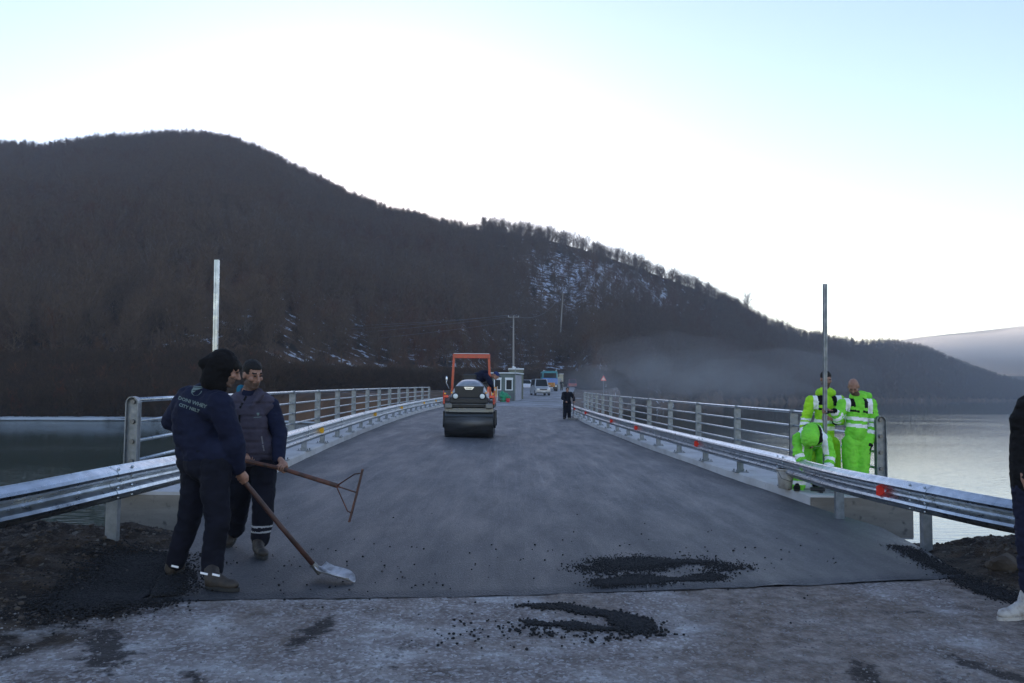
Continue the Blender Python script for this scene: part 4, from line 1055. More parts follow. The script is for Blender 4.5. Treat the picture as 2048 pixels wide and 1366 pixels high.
# ---- three hi-vis workers behind the right guardrail
def hivis(Yc, label, head, fwd, up, neck, trunk, RsP, LsP, arms, legs, boots, mt, hood=None, bald=False, hooded=False, gloves=True, tr=None, bands=True, pole=None):
    J = lambda q: at(q[0], q[1], Yc + (q[2] if len(q) > 2 else 0))
    base = J(boots[0][0]); base.z = zz(base.y, base.x)+.18
    p = person(base, label)
    hc = J(head); f_, r_, u_ = frame(fwd, up); Rm = Matrix((r_, f_, u_)).transposed()
    m = MB(); P_ = add_head(m, hc, fwd, up, 1.0); add_neck(m, J(neck), hc - u_*.06)
    tp = [J(q) for q in trunk[0]]; limb(m, tp, [.10]*len(tp)); S = [J(RsP), J(LsP)]; m.cap(S[0], S[1], .055)
    A = []
    for k, a in enumerate(arms):
        pts = [S[k]] + [J(q) for q in a[0]]; A.append(pts); limb(m, pts, [.045,.037,.027][:len(pts)])
        if a[1] == 'grip': grip(m, pts[-1], J(a[2]), (0,0,1), .036, a[3])
        else: relaxed(m, pts[-1], a[2], a[3])
    for l in legs: limb(m, [J(q) for q in l], [.08,.055,.04])
    def cb(c, n):
        q = c-hc; a = q.dot(u_)
        if q.length < .17:
            if a < -.035 and q.dot(f_) > 0: return 1
            return 0
        return 2 if gloves and min((c-A[0][-1]).length, (c-A[1][-1]).length) < .22 and c.z < S[0].z - .1 else 0
    blob('body', m, [G['skin'], G['stubble'], G['glove']], p, .008, 2, .4, cls=cb); add_eyes(P_, 1, p)
    if not bald and not hooded:
        m = MB(); m.ell(hc - f_*.018 + u_*.052, (.082,.100,.088), Rm, 18, 12); blob('hair', m, G['hair'], p, .010, 2, wrk=.004, wsc=(50,50,50))
    # jacket
    m = MB(); limb(m, tp, trunk[1], 18); m.cap(S[0], S[1], .085, .085, 16); ctr = (S[0]+S[1])/2
    for pts in A: limb(m, pts, [.088,.078,.062][:len(pts)])
    for q, rr in trunk[2]: m.ell(J(q), rr)
    axis = (tp[-1]-tp[0]).normalized(); sh = (S[1]-S[0]).normalized()
    L_ = (tp[-1]-tp[0]).length
    def cj(c, n):
        for pts in A:                       # sleeve bands
            e, w_ = pts[1], pts[2]; d = w_-e; t = (c-e).dot(d)/d.length_squared; rad = (c - (e+d*t)).length
            if rad < .105 and -.05 < t:
                s_ = t*d.length
                if bands and (.02 < s_ < .075 or .125 < s_ < .18): return 1
                if t > -.0 and rad < .095: return 3 if s_ > d.length+.0 else 0
        t = (c-tp[0]).dot(axis)
        if bands and (.10 < t < .155 or .205 < t < .26): return 1
        # shoulder braces: bands over each shoulder beside dark yoke
        u = (c-ctr).dot(sh)/( (S[1]-S[0]).length/2 )
        if t > L_-.10:
            if .62 < abs(u) < .95: return 1
            if abs(u) < .62 and abs(u) > .30 and t > L_-.02: return 2
            if .10 < abs(u) < 1.0 and L_-.10 < t < L_-.065 and n.y < 0: return 2
        return 0
    blob('jacket', m, [mt, G['tape'], G['blackc'], G['blackc']], p, .012, 4, .5, .017, (7,7,11), cls=cj, seed=Yc)
    if hood:
        m = MB(); m.cap(J(hood[0]), J(hood[1]), hood[2], hood[3]); m.cap(J(neck)+sh*.05, J(neck)-sh*.05, .085)
        blob('hood', m, mt, p, .011, 4, wrk=.01, wsc=(12,12,12))
    if hooded:
        m = MB(); m.ell(hc - f_*.02 + u_*.01, (.118,.130,.130), Rm, 20, 14); m.cap(hc - f_*.02 - u_*.04, J(neck), .115, .12)
        def ch(c, n): q = (c-hc); return 1 if q.dot(f_) > .055 and abs(q.dot(u_)) < .075 and abs(q.dot(r_)) < .07 and False else 0
        blob('hood', m, [mt, G['blackc']], p, .011, 4, wrk=.012, wsc=(12,12,12), cls=ch)
    # trousers
    m = MB(); hp = [J(l[0]) for l in legs]; m.cap(hp[0], hp[1], .125, .125)
    for l in legs:
        q = [J(x) for x in l]; limb(m, [q[0], q[0].lerp(q[1],.5), q[1], q[1].lerp(q[2],.95)], [.125,.118,.105,.092])
    ank = [J(l[2]) for l in legs]
    def ct(c, n):
        return 1 if any(abs(c.z-(a.z+.10)) < .028 and (c-a).length < .25 for a in ank) else 0
    blob('trousers', m, [tr or mt, G['tape']], p, .012, 5, .5, .012, (7,7,9), cls=ct, seed=2*Yc)
    if bands != 'n':
        for q in ((.10,-.42),):
            pass
    for (hq, tq), l in zip(boots, legs):
        h_ = J(hq); t_ = J(tq); h_.z = t_.z = 0; z_ = zz(h_.y, h_.x)+.185
        h_.z = z_; t_.z = z_; boot('boot', J(l[2]), h_, t_, p, G['blackc'])
    return p, J
hivis(13.1, 'dark-haired man in bright yellow-green hi-vis suit standing behind the steel pole', (1652,759,-.02), (.05,-1,-.22), (0,-.1,1), (1651,785,.02),
      ([(1647,872), (1649,835), (1650,808)], [.160,.155,.145], [((1650,797,0),(.12,.09,.07)), ((1646,870,0),(.18,.14,.10))]),
      (1622,802), (1682,802), [([(1610,842,-.02), (1607,884,-.08)], 'open', (0,-.2,-1), (.7,-.5,0)), ([(1688,840,-.10), (1672,842,-.42)], 'grip', (1651,836,-.60), 1)],
      [[(1636,888), (1634,938,-.03), (1634,985)], [(1664,888), (1668,938,-.03), (1668,985)]], [((1634,1000,.05),(1630,1000,-.2)), ((1668,1000,.05),(1674,1000,-.2))], G['hiviy'],
      hood=((1640,786,.08),(1662,786,.08),.075,.075), gloves=False)
hivis(12.7, 'bald man in green hi-vis suit looking down, one hand on the tall steel pole', (1707,774,-.08), (-.38,-.72,-.62), (-.25,-.42,.9), (1716,795,.04),
      ([(1712,868), (1714,835), (1716,812)], [.155,.155,.145], [((1712,866,0),(.17,.14,.10)), ((1716,802,0),(.12,.09,.07))]),
      (1686,808), (1742,808), [([(1675,838,-.10), (1670,824,-.18)], 'grip', (1651,822,-.25), 1), ([(1748,848,.02), (1738,888,-.06)], 'open', (-.15,-.15,-1), (-.7,-.5,0))],
      [[(1700,885), (1700,938,-.03), (1698,985)], [(1726,885), (1724,938,-.03), (1720,985)]], [((1700,1000,.05),(1692,1000,-.2)), ((1722,1000,.05),(1726,1000,-.2))], G['hiviz'],
      hood=((1722,790,.10),(1736,792,.12),.070,.062), bald=True)
hivis(12.45, 'hooded man in green hi-vis suit bent double over the base of the steel pole', (1621,880,-.42), (.05,-.62,-.80), (0,-.85,.55), (1620,864,-.22),
      ([(1634,882,.42), (1629,868,.18), (1622,869,-.08)], [.16,.178,.165], [((1622,869,-.06),(.19,.15,.13))]),
      (1597,876,-.10), (1652,878,-.10), [([(1596,908,-.22), (1612,940,-.34)], 'open', (.3,-.1,-1), (.7,-.5,0)), ([(1661,915,-.20), (1654,948,-.32)], 'open', (-.2,-.1,-1), (-.7,-.5,0))],
      [[(1612,885,.40), (1603,935,.12), (1597,978,.18)], [(1646,885,.40), (1648,935,.15), (1650,978,.25)]], [((1597,1000,.22),(1592,1000,-.04)), ((1650,1000,.28),(1656,1000,.02))], G['hiviz'], hooded=True)

# ---- person at the right edge, mostly outside the frame
Y4 = 6.25; J = lambda px, py, dy=0: at(px, py, Y4+dy)
w4 = person(J(2052,1215), 'person in black coat, jeans and white sneakers cut off by the right picture edge')
hc = J(2084,772,0)
m = MB(); add_head(m, hc, (-.2,.95,0), (0,0,1)); add_neck(m, J(2082,800), hc-Vector((0,0,.07))); limb(m, [J(2086,950), J(2084,830)], [.1,.1]); m.cap(J(2050,840), J(2125,840), .055)
limb(m, [J(2050,840), J(2046,905), J(2050,960,-.1)], [.045,.038,.028]); limb(m, [J(2125,840), J(2135,905), J(2125,960,-.1)], [.045,.038,.028]); relaxed(m, J(2050,960,-.1), (.2,-.2,-1), (1,0,0)); relaxed(m, J(2125,960,-.1), (-.2,-.2,-1), (-1,0,0))
limb(m, [J(2062,985), J(2058,1090), J(2058,1190)], [.085,.055,.04]); limb(m, [J(2105,985), J(2112,1090), J(2116,1190)], [.085,.055,.04]); blob('body', m, G['skin'], w4, .009, 2, .4)
m = MB(); m.ell(hc+Vector((0,-.02,.03)), (.088,.108,.108)); blob('hair', m, G['hair'], w4, .01, 2)
m = MB(); limb(m, [J(2080,965), J(2078,900), J(2082,845)], [.200,.195,.20], 18); m.cap(J(2052,845), J(2122,845), .115); limb(m, [J(2056,845), J(2058,905), J(2062,955,-.1)], [.10,.088,.07]); limb(m, [J(2125,845), J(2132,905), J(2125,955,-.1)], [.10,.088,.07])
m.cap(J(2052,812), J(2072,800), .075,.07); m.cap(J(2100,812), J(2090,800), .08,.07); blob('coat', m, G['blackc'], w4, .012, 5, .5, .010, seed=4)
m = MB(); m.cap(J(2062,985), J(2105,985), .13); limb(m, [J(2064,1000), J(2062,1090), J(2062,1185)], [.13,.10,.075]); limb(m, [J(2105,1000), J(2112,1090), J(2114,1185)], [.13,.10,.075]); blob('jeans', m, cloth('dark blue jeans', (.018,.020,.045), (.012,.014,.03)), w4, .012, 5, .5, .012, seed=6)
zf = near_z(J(2040,1215).x, Y4)
for hx, tx in ((2056,1996),(2112,2075)):
    h_ = J(hx,1215); t_ = J(tx,1215,-.10); h_.z = t_.z = zf+.005; boot('sneaker', J(hx+2,1185), h_, t_, w4, G['white'], G['white'])

# ---- far man scraping beside the right kerb
def farman(base, H, label, lean=Vector((0,-.10,0)), tool=True):
    p = person(base, label); s = H/1.78; B = Vector(base); Pp = lambda x, y, z: B + Vector((x, y, z))*s
    hc = Pp(0,-.22,1.58); m = MB(); add_head(m, hc, (-.1,-.8,-.5), (0,-.4,.9), s); add_neck(m, Pp(0,-.12,1.42), hc)
    limb(m, [Pp(0,0,.95), Pp(0,-.10,1.35)], [.1,.1]); arms = [[Pp(-.2,-.12,1.38), Pp(-.27,-.18,1.12), Pp(-.08,-.42,.98)], [Pp(.2,-.12,1.38), Pp(.36,-.14,1.14), Pp(.33,-.40,.98)]]
    for a in arms: limb(m, a, [.045,.038,.028]); grip(m, a[2], a[2]+Vector((0,-.05,-.05)), (.4,-.5,-.8), .016)
    legs = [[Pp(-.1,0,.92), Pp(-.11,-.03,.5), Pp(-.13,0,.10)], [Pp(.1,0,.92), Pp(.11,-.03,.5), Pp(.13,.05,.10)]]
    for l in legs: limb(m, l, [.08,.055,.04])
    blob('body', m, G['skin'], p, .012, 2, .4)
    m = MB(); m.ell(hc+Vector((0,.02,.04)), (.088,.105,.10)); blob('hair', m, G['hair'], p, .015, 2)
    m = MB(); limb(m, [Pp(0,0,.92), Pp(0,-.04,1.15), Pp(0,-.10,1.35)], [.17,.17,.16]); m.cap(arms[0][0], arms[1][0], .10)
    for a in arms: limb(m, a, [.09,.075,.055])
    blob('jacket', m, G['blackc'] if not tool else G['navy2'], p, .02, 3, .5, .01)
    m = MB(); m.cap(legs[0][0], legs[1][0], .12)
    for l in legs: limb(m, [l[0], l[1], l[2]], [.12,.10,.085])
    blob('trousers', m, G['navy2'], p, .02, 3, .5, .01)
    for l in legs: boot('boot', l[2], Vector((l[2].x, l[2].y+.06, B.z)), Vector((l[2].x-.05, l[2].y-.22, B.z)), p)
    return p, arms, s
fb = at(1134,838,41); fb.z = zz(fb.y, fb.x)+.05
_, fa, _ = farman(fb, 1.62, 'far man in dark clothes raking asphalt by the right kerb')
rk = thing('asphalt_rake', (fb.x, fb.y-.6, fb.z), 'rake in the hands of the far man by the right kerb', 'rake')
m = MB(); h0 = fa[1][2]; m.tube([h0+Vector((.02,.15,.45)), h0, Vector((fb.x+.22, fb.y-1.0, fb.z+.03))], .018, 8); m.build('handle', G['wood'], rk, True)
m = MB(); m.box((fb.x+.22, fb.y-1.0, fb.z+.04), (.5,.03,.07)); m.build('head', G['steel_dark'], rk, True)
f2_ = at(1123,783,135); farman((f2_.x, f2_.y, track_z(135)), 1.75, 'distant person in black standing beside the blue lorry', tool=False)
# ------------------------------------------------------------------ tandem roller
G['orange'] = mat('orange red machine paint', (.50,.035,.014), .4, vary=((.33,.03,.015), 7, .45, .7), coat=.3)
G['hoodgrey'] = mat('grey engine hood', (.26,.29,.34), .38, vary=((.18,.20,.23), 5, .4, .7), coat=.4)
G['mblack'] = mat('black machine plastic', (.016,.016,.018), .5)
G['drum'] = mat('worn drum steel', (.10,.10,.105), .42, .7, vary=((.04,.04,.042), 3, .35, .65, (.4, 3, 3)), bump=(30, .1, .003))
G['drumwet'] = mat('wet drum scraper', (.15,.17,.20), .25, .6)
G['lens'] = mat('headlamp glass', (.75,.80,.80), .12, spec=.8)
G['tail'] = mat('red lamp lens', (.75,.03,.02), .2, spec=.8)
G['amber'] = mat('amber lamp lens', (.95,.40,.03), .2, spec=.8)
G['silver'] = mat('silver badge', (.70,.74,.80), .25, .6)
rp = hit(937,876,.05); rp.z = zz(rp.y, rp.x)+.05
ro = thing('road_roller', (rp.x, rp.y+.40, rp.z), 'orange and grey tandem road roller with open orange roll bar driving away on the bridge', 'road roller')
G['steel_dark2'] = G['steel_dark']
def drum(y):
    m = MB(); m.smooth = False; n = 56; r_ = .41; prof = []
    fr_ = [(Vector((x,y,r_)), Vector((0,1,0)), Vector((0,0,1))) for x in (-.72,.72)]
    m.sweep([(r_*math.cos(2*math.pi*k/n), r_*math.sin(2*math.pi*k/n)) for k in range(n)], fr_)
    d = m.build('drum', G['drum'], ro); 
    for p_ in d.data.polygons: p_.use_smooth = len(p_.vertices) == 4
    m = MB(); m.box((0,y-.33,.66), (1.42,.03,.10), Matrix.Rotation(-.7,3,'X')); m.build('scraper', G['drumwet'], d)
    for s in (-1,1):
        m = MB(); m.box((s*.755,y,.58), (.05,.34,.42), bev=.02); m.tube([(s*.72,y,.41),(s*.79,y,.41)], .13, 20); m.build('fork', G['mblack'], ro)
drum(0.02); drum(1.95)
m = MB()       # drum wet band
n=20; pr=[]
m.box((0,-.22,.82), (1.46,.20,.16), bev=.03); m.box((0,-.34,.80),(1.2,.06,.10), bev=.01); m.build('water_bar', G['drumwet'], ro)
m = MB(); m.box((0,.0,.985), (1.50,.80,.20), bev=.03); m.box((0,1.95,.985), (1.50,.80,.20), bev=.03); m.box((0,.95,.75), (.62,1.3,.30), bev=.05); m.build('chassis', G['mblack'], ro)
m = MB(); m.box((0,-.415,1.04), (1.10,.03,.05), bev=.005); m.box((-.735,-.30,1.16), (.06,.30,.34), bev=.02); m.box((.735,-.30,1.16), (.06,.30,.34), bev=.02)
m.box((-.74,1.0,1.12), (.05,2.2,.22), bev=.02); m.box((.74,1.0,1.12), (.05,2.2,.22), bev=.02); m.build('side_frame', G['orange'], ro)
# hood: lofted cross sections, narrowing towards the top
m = MB(); m.smooth = True
def hs(y, w, zt, zb=1.02, wt=.62):
    pr = []
    for k in range(21):
        u = -1+2*k/20; a = abs(u)
        x = w*math.copysign(min(1, (1-(1-a)**2.4)**.9), u) if True else 0
        z = zb + (zt-zb)*(1-a**3.2)
        pr.append(Vector((w*u*(1 if a < .8 else 1-.0*(a-.8)), y, z)))
    pr.append(Vector((w, y, zb-.04))); pr.append(Vector((-w, y, zb-.04))); return pr
secs = [hs(-.44,.50,1.40), hs(-.42,.58,1.54), hs(-.30,.62,1.645), hs(-.05,.64,1.71), hs(.35,.63,1.74), hs(.62,.60,1.70)]
k = len(secs[0]); vs = [p_ for s in secs for p_ in s]; fs = []
for i in range(len(secs)-1):
    for j in range(k): fs.append((i*k+j, i*k+(j+1)%k, (i+1)*k+(j+1)%k, (i+1)*k+j))
fs.append(tuple(range(k-1,-1,-1))); fs.append(tuple(range((len(secs)-1)*k, len(secs)*k))); m.add(vs, fs)
hd = m.build('hood', G['hoodgrey'], ro)
m = MB(); pr = [(-.44,1.52),(.44,1.52),(.40,1.30),(.30,1.20),(-.30,1.20),(-.40,1.30)]
m.sweep([(a,b) for a,b in pr], [(Vector((0,-.475,0)), Vector((1,0,0)), Vector((0,0,1))), (Vector((0,-.40,0)), Vector((1,0,0)), Vector((0,0,1)))])
m.build('grille', G['mblack'], ro)
m = MB()
for z_ in np.arange(1.24,1.50,.035): m.box((0,-.482,z_), (.60-.3*abs(z_-1.40),.012,.010))
m.build('grille_slats', mat('grille slat', (.035,.036,.04), .5), ro)
m = MB(); m.box((0,-.44,1.10), (1.14,.10,.20), bev=.04); m.build('bumper', G['mblack'], ro)
m = MB(); m.sweep([(-.155,.045),(.155,.045),(.10,-.035),(-.10,-.035)], [(Vector((0,-.492,1.455)), Vector((1,0,0)), Vector((0,0,1))), (Vector((0,-.478,1.455)), Vector((1,0,0)), Vector((0,0,1)))])
bd = m.build('badge', G['silver'], ro)
m = MB()
for k_, x in enumerate((-.075,-.045,-.015,.015,.045,.075)): m.box((x,-.4935,1.455), (.016,.003,.026), Matrix.Rotation(.3*(-1)**k_,3,'Y'))
m.build('badge_lettering', G['mblack'], bd)
for s in (-1,1):
    m = MB(); m.smooth = True; m.tube([(s*.395,-.40,1.225),(s*.395,-.49,1.225)], [.115,.105], 22); hl = m.build('lamp_pod', G['mblack'], ro)
    m = MB(); m.smooth = True; m.ell((s*.395,-.485,1.225), (.076,.022,.076)); m.build('headlight', G['lens'], hl)
    m = MB(); m.smooth = True; m.ell((s*.50,-.46,1.325), (.028,.014,.028)); m.build('indicator', G['amber'], hl)
    m = MB(); m.box((s*.675,-.47,1.215), (.15,.05,.075), bev=.012); m.build('tail_light', G['tail'], ro)
    m = MB(); m.box((s*.70,-.47,1.30), (.05,.05,.05), bev=.01); m.build('indicator', G['amber'], ro)
    m = MB(); m.tube([(s*.745,-.42,1.0),(s*.745,-.42,1.40)], .012, 6); m.build('marker_rod', G['orange'], ro)
    m = MB(); m.box((s*.60,-.40,.94), (.22,.18,.16), bev=.03); m.build('tie_bracket', G['steel_dark'], ro)
# roll-over bar
m = MB()
for s in (-1,1): m.add(*(lambda a,b,w,d: ([Vector((a[0]-w,a[1]-d,a[2])),Vector((a[0]+w,a[1]-d,a[2])),Vector((a[0]+w,a[1]+d,a[2])),Vector((a[0]-w,a[1]+d,a[2])),Vector((b[0]-w,b[1]-d,b[2])),Vector((b[0]+w,b[1]-d,b[2])),Vector((b[0]+w,b[1]+d,b[2])),Vector((b[0]-w,b[1]+d,b[2]))],[(0,3,2,1),(4,5,6,7),(0,1,5,4),(1,2,6,5),(2,3,7,6),(3,0,4,7)]))((s*.60,.80,1.15),(s*.545,.80,2.40),.035,.05))
m.box((0,.80,2.46), (1.16,.12,.14), bev=.015); rb_ = m.build('roll_bar', G['orange'], ro)
m = MB(); m.box((0,.80,2.54), (1.10,.11,.016)); m.build('snow_cap', mat('frost strip', (.75,.75,.78), .7), rb_)
m = MB(); m.box((-.05,1.05,1.46), (.44,.42,.12), bev=.04); m.box((-.05,.84,1.70), (.42,.10,.42), bev=.04); m.build('seat', G['mblack'], ro)
m = MB(); m.smooth = True; m.tube([(0,1.6,1.3),(0,1.42,1.72)], .03, 8); 
for k_ in range(16):
    a, b = 2*math.pi*k_/16, 2*math.pi*(k_+1)/16; m.tube([(.19*math.cos(a),1.42+.07*math.sin(a),1.74+.17*math.sin(a)*.6),(.19*math.cos(b),1.42+.07*math.sin(b),1.74+.17*math.sin(b)*.6)], .016, 6)
m.build('steering_wheel', G['mblack'], ro)
m = MB(); m.box((0,1.2,1.18), (1.3,.95,.08), bev=.02); m.box((0,1.75,1.36), (.9,.35,.45), bev=.06); m.build('platform', G['mblack'], ro)
m = MB(); m.smooth = True; m.tube([(-.62,-.05,1.45),(-.70,-.10,1.62),(-.69,-.12,1.72)], .014, 6); m.ell((-.69,-.12,1.74), (.03,.02,.08)); m.build('mirror', G['silver'], ro)
# driver leaning out to the right
rb0 = Vector(ro.location)
dv = person(rb0+Vector((.1,1.0,1.5)), 'roller driver in navy jacket and blue cap leaning out to the right')
Pp = lambda x, y, z: rb0 + Vector((x, y, z))
hc = Pp(.76,.82,1.86); m = MB(); fwd_, up_ = (.80,-.30,-.50), (.42,.1,.9); add_head(m, hc, fwd_, up_); add_neck(m, Pp(.60,.90,1.86), hc - Vector((.03,0,.03)))
limb(m, [Pp(.02,1.05,1.58), Pp(.20,1.02,1.80), Pp(.45,.96,1.88)], [.11,.11,.10]); A1 = [Pp(.48,.80,1.84), Pp(.62,.72,1.62), Pp(.66,.90,1.42)]; A2 = [Pp(.30,1.12,1.94), Pp(.10,1.30,1.78), Pp(.02,1.42,1.72)]
for a in (A1, A2): limb(m, a, [.045,.037,.028]); relaxed(m, a[2], (a[2]-a[1]), (0,-1,0))
for s in (-1,1): limb(m, [Pp(s*.12,1.05,1.52), Pp(s*.14,1.42,1.56), Pp(s*.14,1.55,1.28)], [.08,.055,.04])
blob('body', m, G['skin'], dv, .010, 2, .4)
m = MB(); limb(m, [Pp(.02,1.05,1.56), Pp(.18,1.02,1.78), Pp(.42,.96,1.88)], [.17,.19,.17]); m.cap(A1[0], A2[0], .105); limb(m, A1, [.10,.085,.06]); limb(m, A2, [.10,.085,.06]); blob('jacket', m, G['navy'], dv, .016, 4, .5, .014)
m = MB(); 
for s in (-1,1): limb(m, [Pp(s*.12,1.05,1.52), Pp(s*.14,1.42,1.56), Pp(s*.14,1.55,1.26)], [.12,.10,.08])
blob('trousers', m, G['navy2'], dv, .016, 3)
m = MB(); f_, r_, u_ = frame(fwd_, up_); m.ell(hc + u_*.055 - f_*.01, (.088,.108,.078), Matrix((r_, f_, u_)).transposed()); m.ell(hc + u_*.055 + f_*.11, (.06,.07,.010), Matrix((r_, f_, u_)).transposed()); blob('cap', m, G['capblue'], dv, .010, 2)

# ------------------------------------------------------------------ cabins and barrier at the far end of the bridge
YB = 78.0; PM = F_PX/YB
G['cabin'] = mat('grey green cabin panels', (.13,.17,.16), .7, vary=((.10,.13,.125), 3, .35, .65))
G['cabside'] = mat('pale lilac cabin side', (.36,.37,.44), .7, vary=((.27,.28,.33), 2, .35, .65))
G['pvc'] = mat('white window frame', (.72,.76,.80), .5)
G['glass'] = mat('dark window glass', (.020,.024,.028), .35, spec=.12)
G['olive'] = mat('olive panel', (.22,.23,.17), .7, vary=((.14,.15,.12), 2, .35, .65))
xl, xr = at(984,800,YB).x, at(1029,800,YB).x; zt = track_z(YB); hgt = 2.55
cb = thing('guard_cabin', ((xl+xr)/2, YB, zt), 'grey-green guard cabin with white-framed windows beyond the roller', 'cabin', None, R(-11))
cx_, wd = 0, xr-xl
m = MB(); m.box((0,1.6,hgt/2), (wd,3.2,hgt)); m.build('wall', G['cabin'], cb)
m = MB(); m.box((wd/2+.06,1.65,hgt/2-.05), (.10,3.0,hgt-.1)); m.build('side_panel', G['cabside'], cb)
m = MB(); m.box((.05,1.6,hgt+.05), (wd+.5,3.6,.10), bev=.02); m.build('roof', G['pvc'], cb)
m = MB(); m.box((0,-.02,.35), (wd,.04,.70)); m.build('plinth', mat('cabin plinth', (.10,.12,.125), .8), cb)
for wx in (-.55, .55):
    m = MB(); w_, h_ = .62, .98; z0 = 1.50
    for s in (-1,1): m.box((wx+s*w_/2,-.05,z0), (.09,.07,h_+.09)); m.box((wx,-.05,z0+s*h_/2), (w_+.09,.075,.09))
    m.box((wx,-.055,z0+h_/2+.10), (w_+.14,.09,.16)); f = m.build('window', G['pvc'], cb)
    m = MB(); m.box((wx,-.02,z0), (w_,.02,h_)); m.build('pane', G['glass'], f)
c2 = thing('site_container', (at(1038.5,795,YB+6).x, YB+6, track_z(YB+6)), 'narrow olive container standing just behind the guard cabin', 'container')
m = MB(); m.box((-.35,1.5,1.5), (1.5,3.0,3.0)); m.build('wall', G['olive'], c2)
m = MB(); m.box((-.35,1.5,3.05), (1.6,3.2,.12)); m.build('roof', G['pvc'], c2)
for s in np.arange(-1.0,.35,.22):
    m = MB(); m.box((s,-.03,1.5), (.05,.06,2.9)); m.build('rib', G['olive'], c2)
fl = thing('floodlight_post', (at(1030,790,YB-.4).x, YB-.4, zt), 'thin post with a white floodlight rising above the guard cabin', 'floodlight')
m = MB(); m.tube([(0,0,0),(0,0,3.05)], .035, 8); m.build('post', G['galv_dull'], fl)
m = MB(); m.box((-.12,-.10,3.12), (.34,.16,.20), Matrix.Rotation(.5,3,'Y'), bev=.03); m.build('lamp_head', G['pvc'], fl)
YS = 73.0; sb = thing('barrier_board', (at(984,800,YS).x, YS, track_z(YS)), 'white and orange barrier board on legs left of the green tarpaulin', 'barrier')
G['borange'] = mat('faded orange board', (.62,.30,.08), .6, vary=((.45,.2,.07), 3, .4, .6)); G['bwhite'] = mat('white board', (.58,.60,.62), .6, vary=((.42,.43,.45), 3, .4, .6))
m = MB(); m.box((0,0,.85), (.86,.05,1.0), bev=.01); bb = m.build('board', G['borange'], sb)
m = MB(); m.box((-.20,-.028,.68), (.40,.01,.44)); m.box((.05,-.028,1.12), (.55,.01,.16)); m.build('white_field', G['bwhite'], bb)
m = MB(); m.box((-.36,-.029,.85), (.07,.012,.98)); m.build('red_edge', G['red'], bb)
for x in (-.36,.40):
    m = MB(); m.tube([(x,0,.40),(x-.03,-.2,0)], .025, 6); m.build('leg', G['bwhite'], sb); m = MB(); m.tube([(x,.03,1.2),(x+.02,.35,0)], .025, 6); m.build('leg', G['bwhite'], sb)
m = MB(); m.box((.47,.05,.75), (.06,.06,1.3)); m.build('upright', G['bwhite'], sb)
gt = mat('green tarpaulin', (.02,.36,.17), .55, vary=((.01,.16,.08), 2.5, .4, .6))
tp_ = thing('tarpaulin_pile', (at(1008,798,YS+1.5).x, YS+1.5, track_z(YS+1.5)), 'heap covered by a bright green tarpaulin in front of the guard cabin', 'tarpaulin')
m = MB(); o_ = Vector(tp_.location); m.ell(o_+Vector((0,0,.55)), (.42,.35,.30)); m.ell(o_+Vector((.25,-.05,.42)), (.38,.3,.22)); m.ell(o_+Vector((-.18,.05,.72)), (.20,.25,.26)); m.cap(o_+Vector((-.1,0,.1)), o_+Vector((.1,0,.4)), .25)
blob('cover', m, gt, tp_, .04, 2, .5, .05, (3,3,3))
m = MB(); m.box((-.0,0,.12), (.9,.5,.06))
for s in (-.35,.35): m.tube([(s,-.2,.0),(s,-.2,.3)], .03, 6)
m.build('pallet', G['wood'], tp_)
rr = thing('red_bucket', (at(1016,799,YS).x, YS, track_z(YS)), 'small red bucket on the ground at the foot of the guard cabin', 'bucket')
m = MB(); m.smooth = True; m.tube([(0,0,0),(0,0,.34)], [.14,.18], 16); m.tube([(0,0,.34),(0,0,.36)], [.195,.195], 16); m.build('tub', mat('red plastic', (.5,.03,.04), .5), rr)
m = MB(); m.tube([(-.18,0,.34),(-.12,0,.5),(0,0,.55),(.12,0,.5),(.18,0,.34)], .010, 6); m.build('handle', G['steel_dark'], rr)

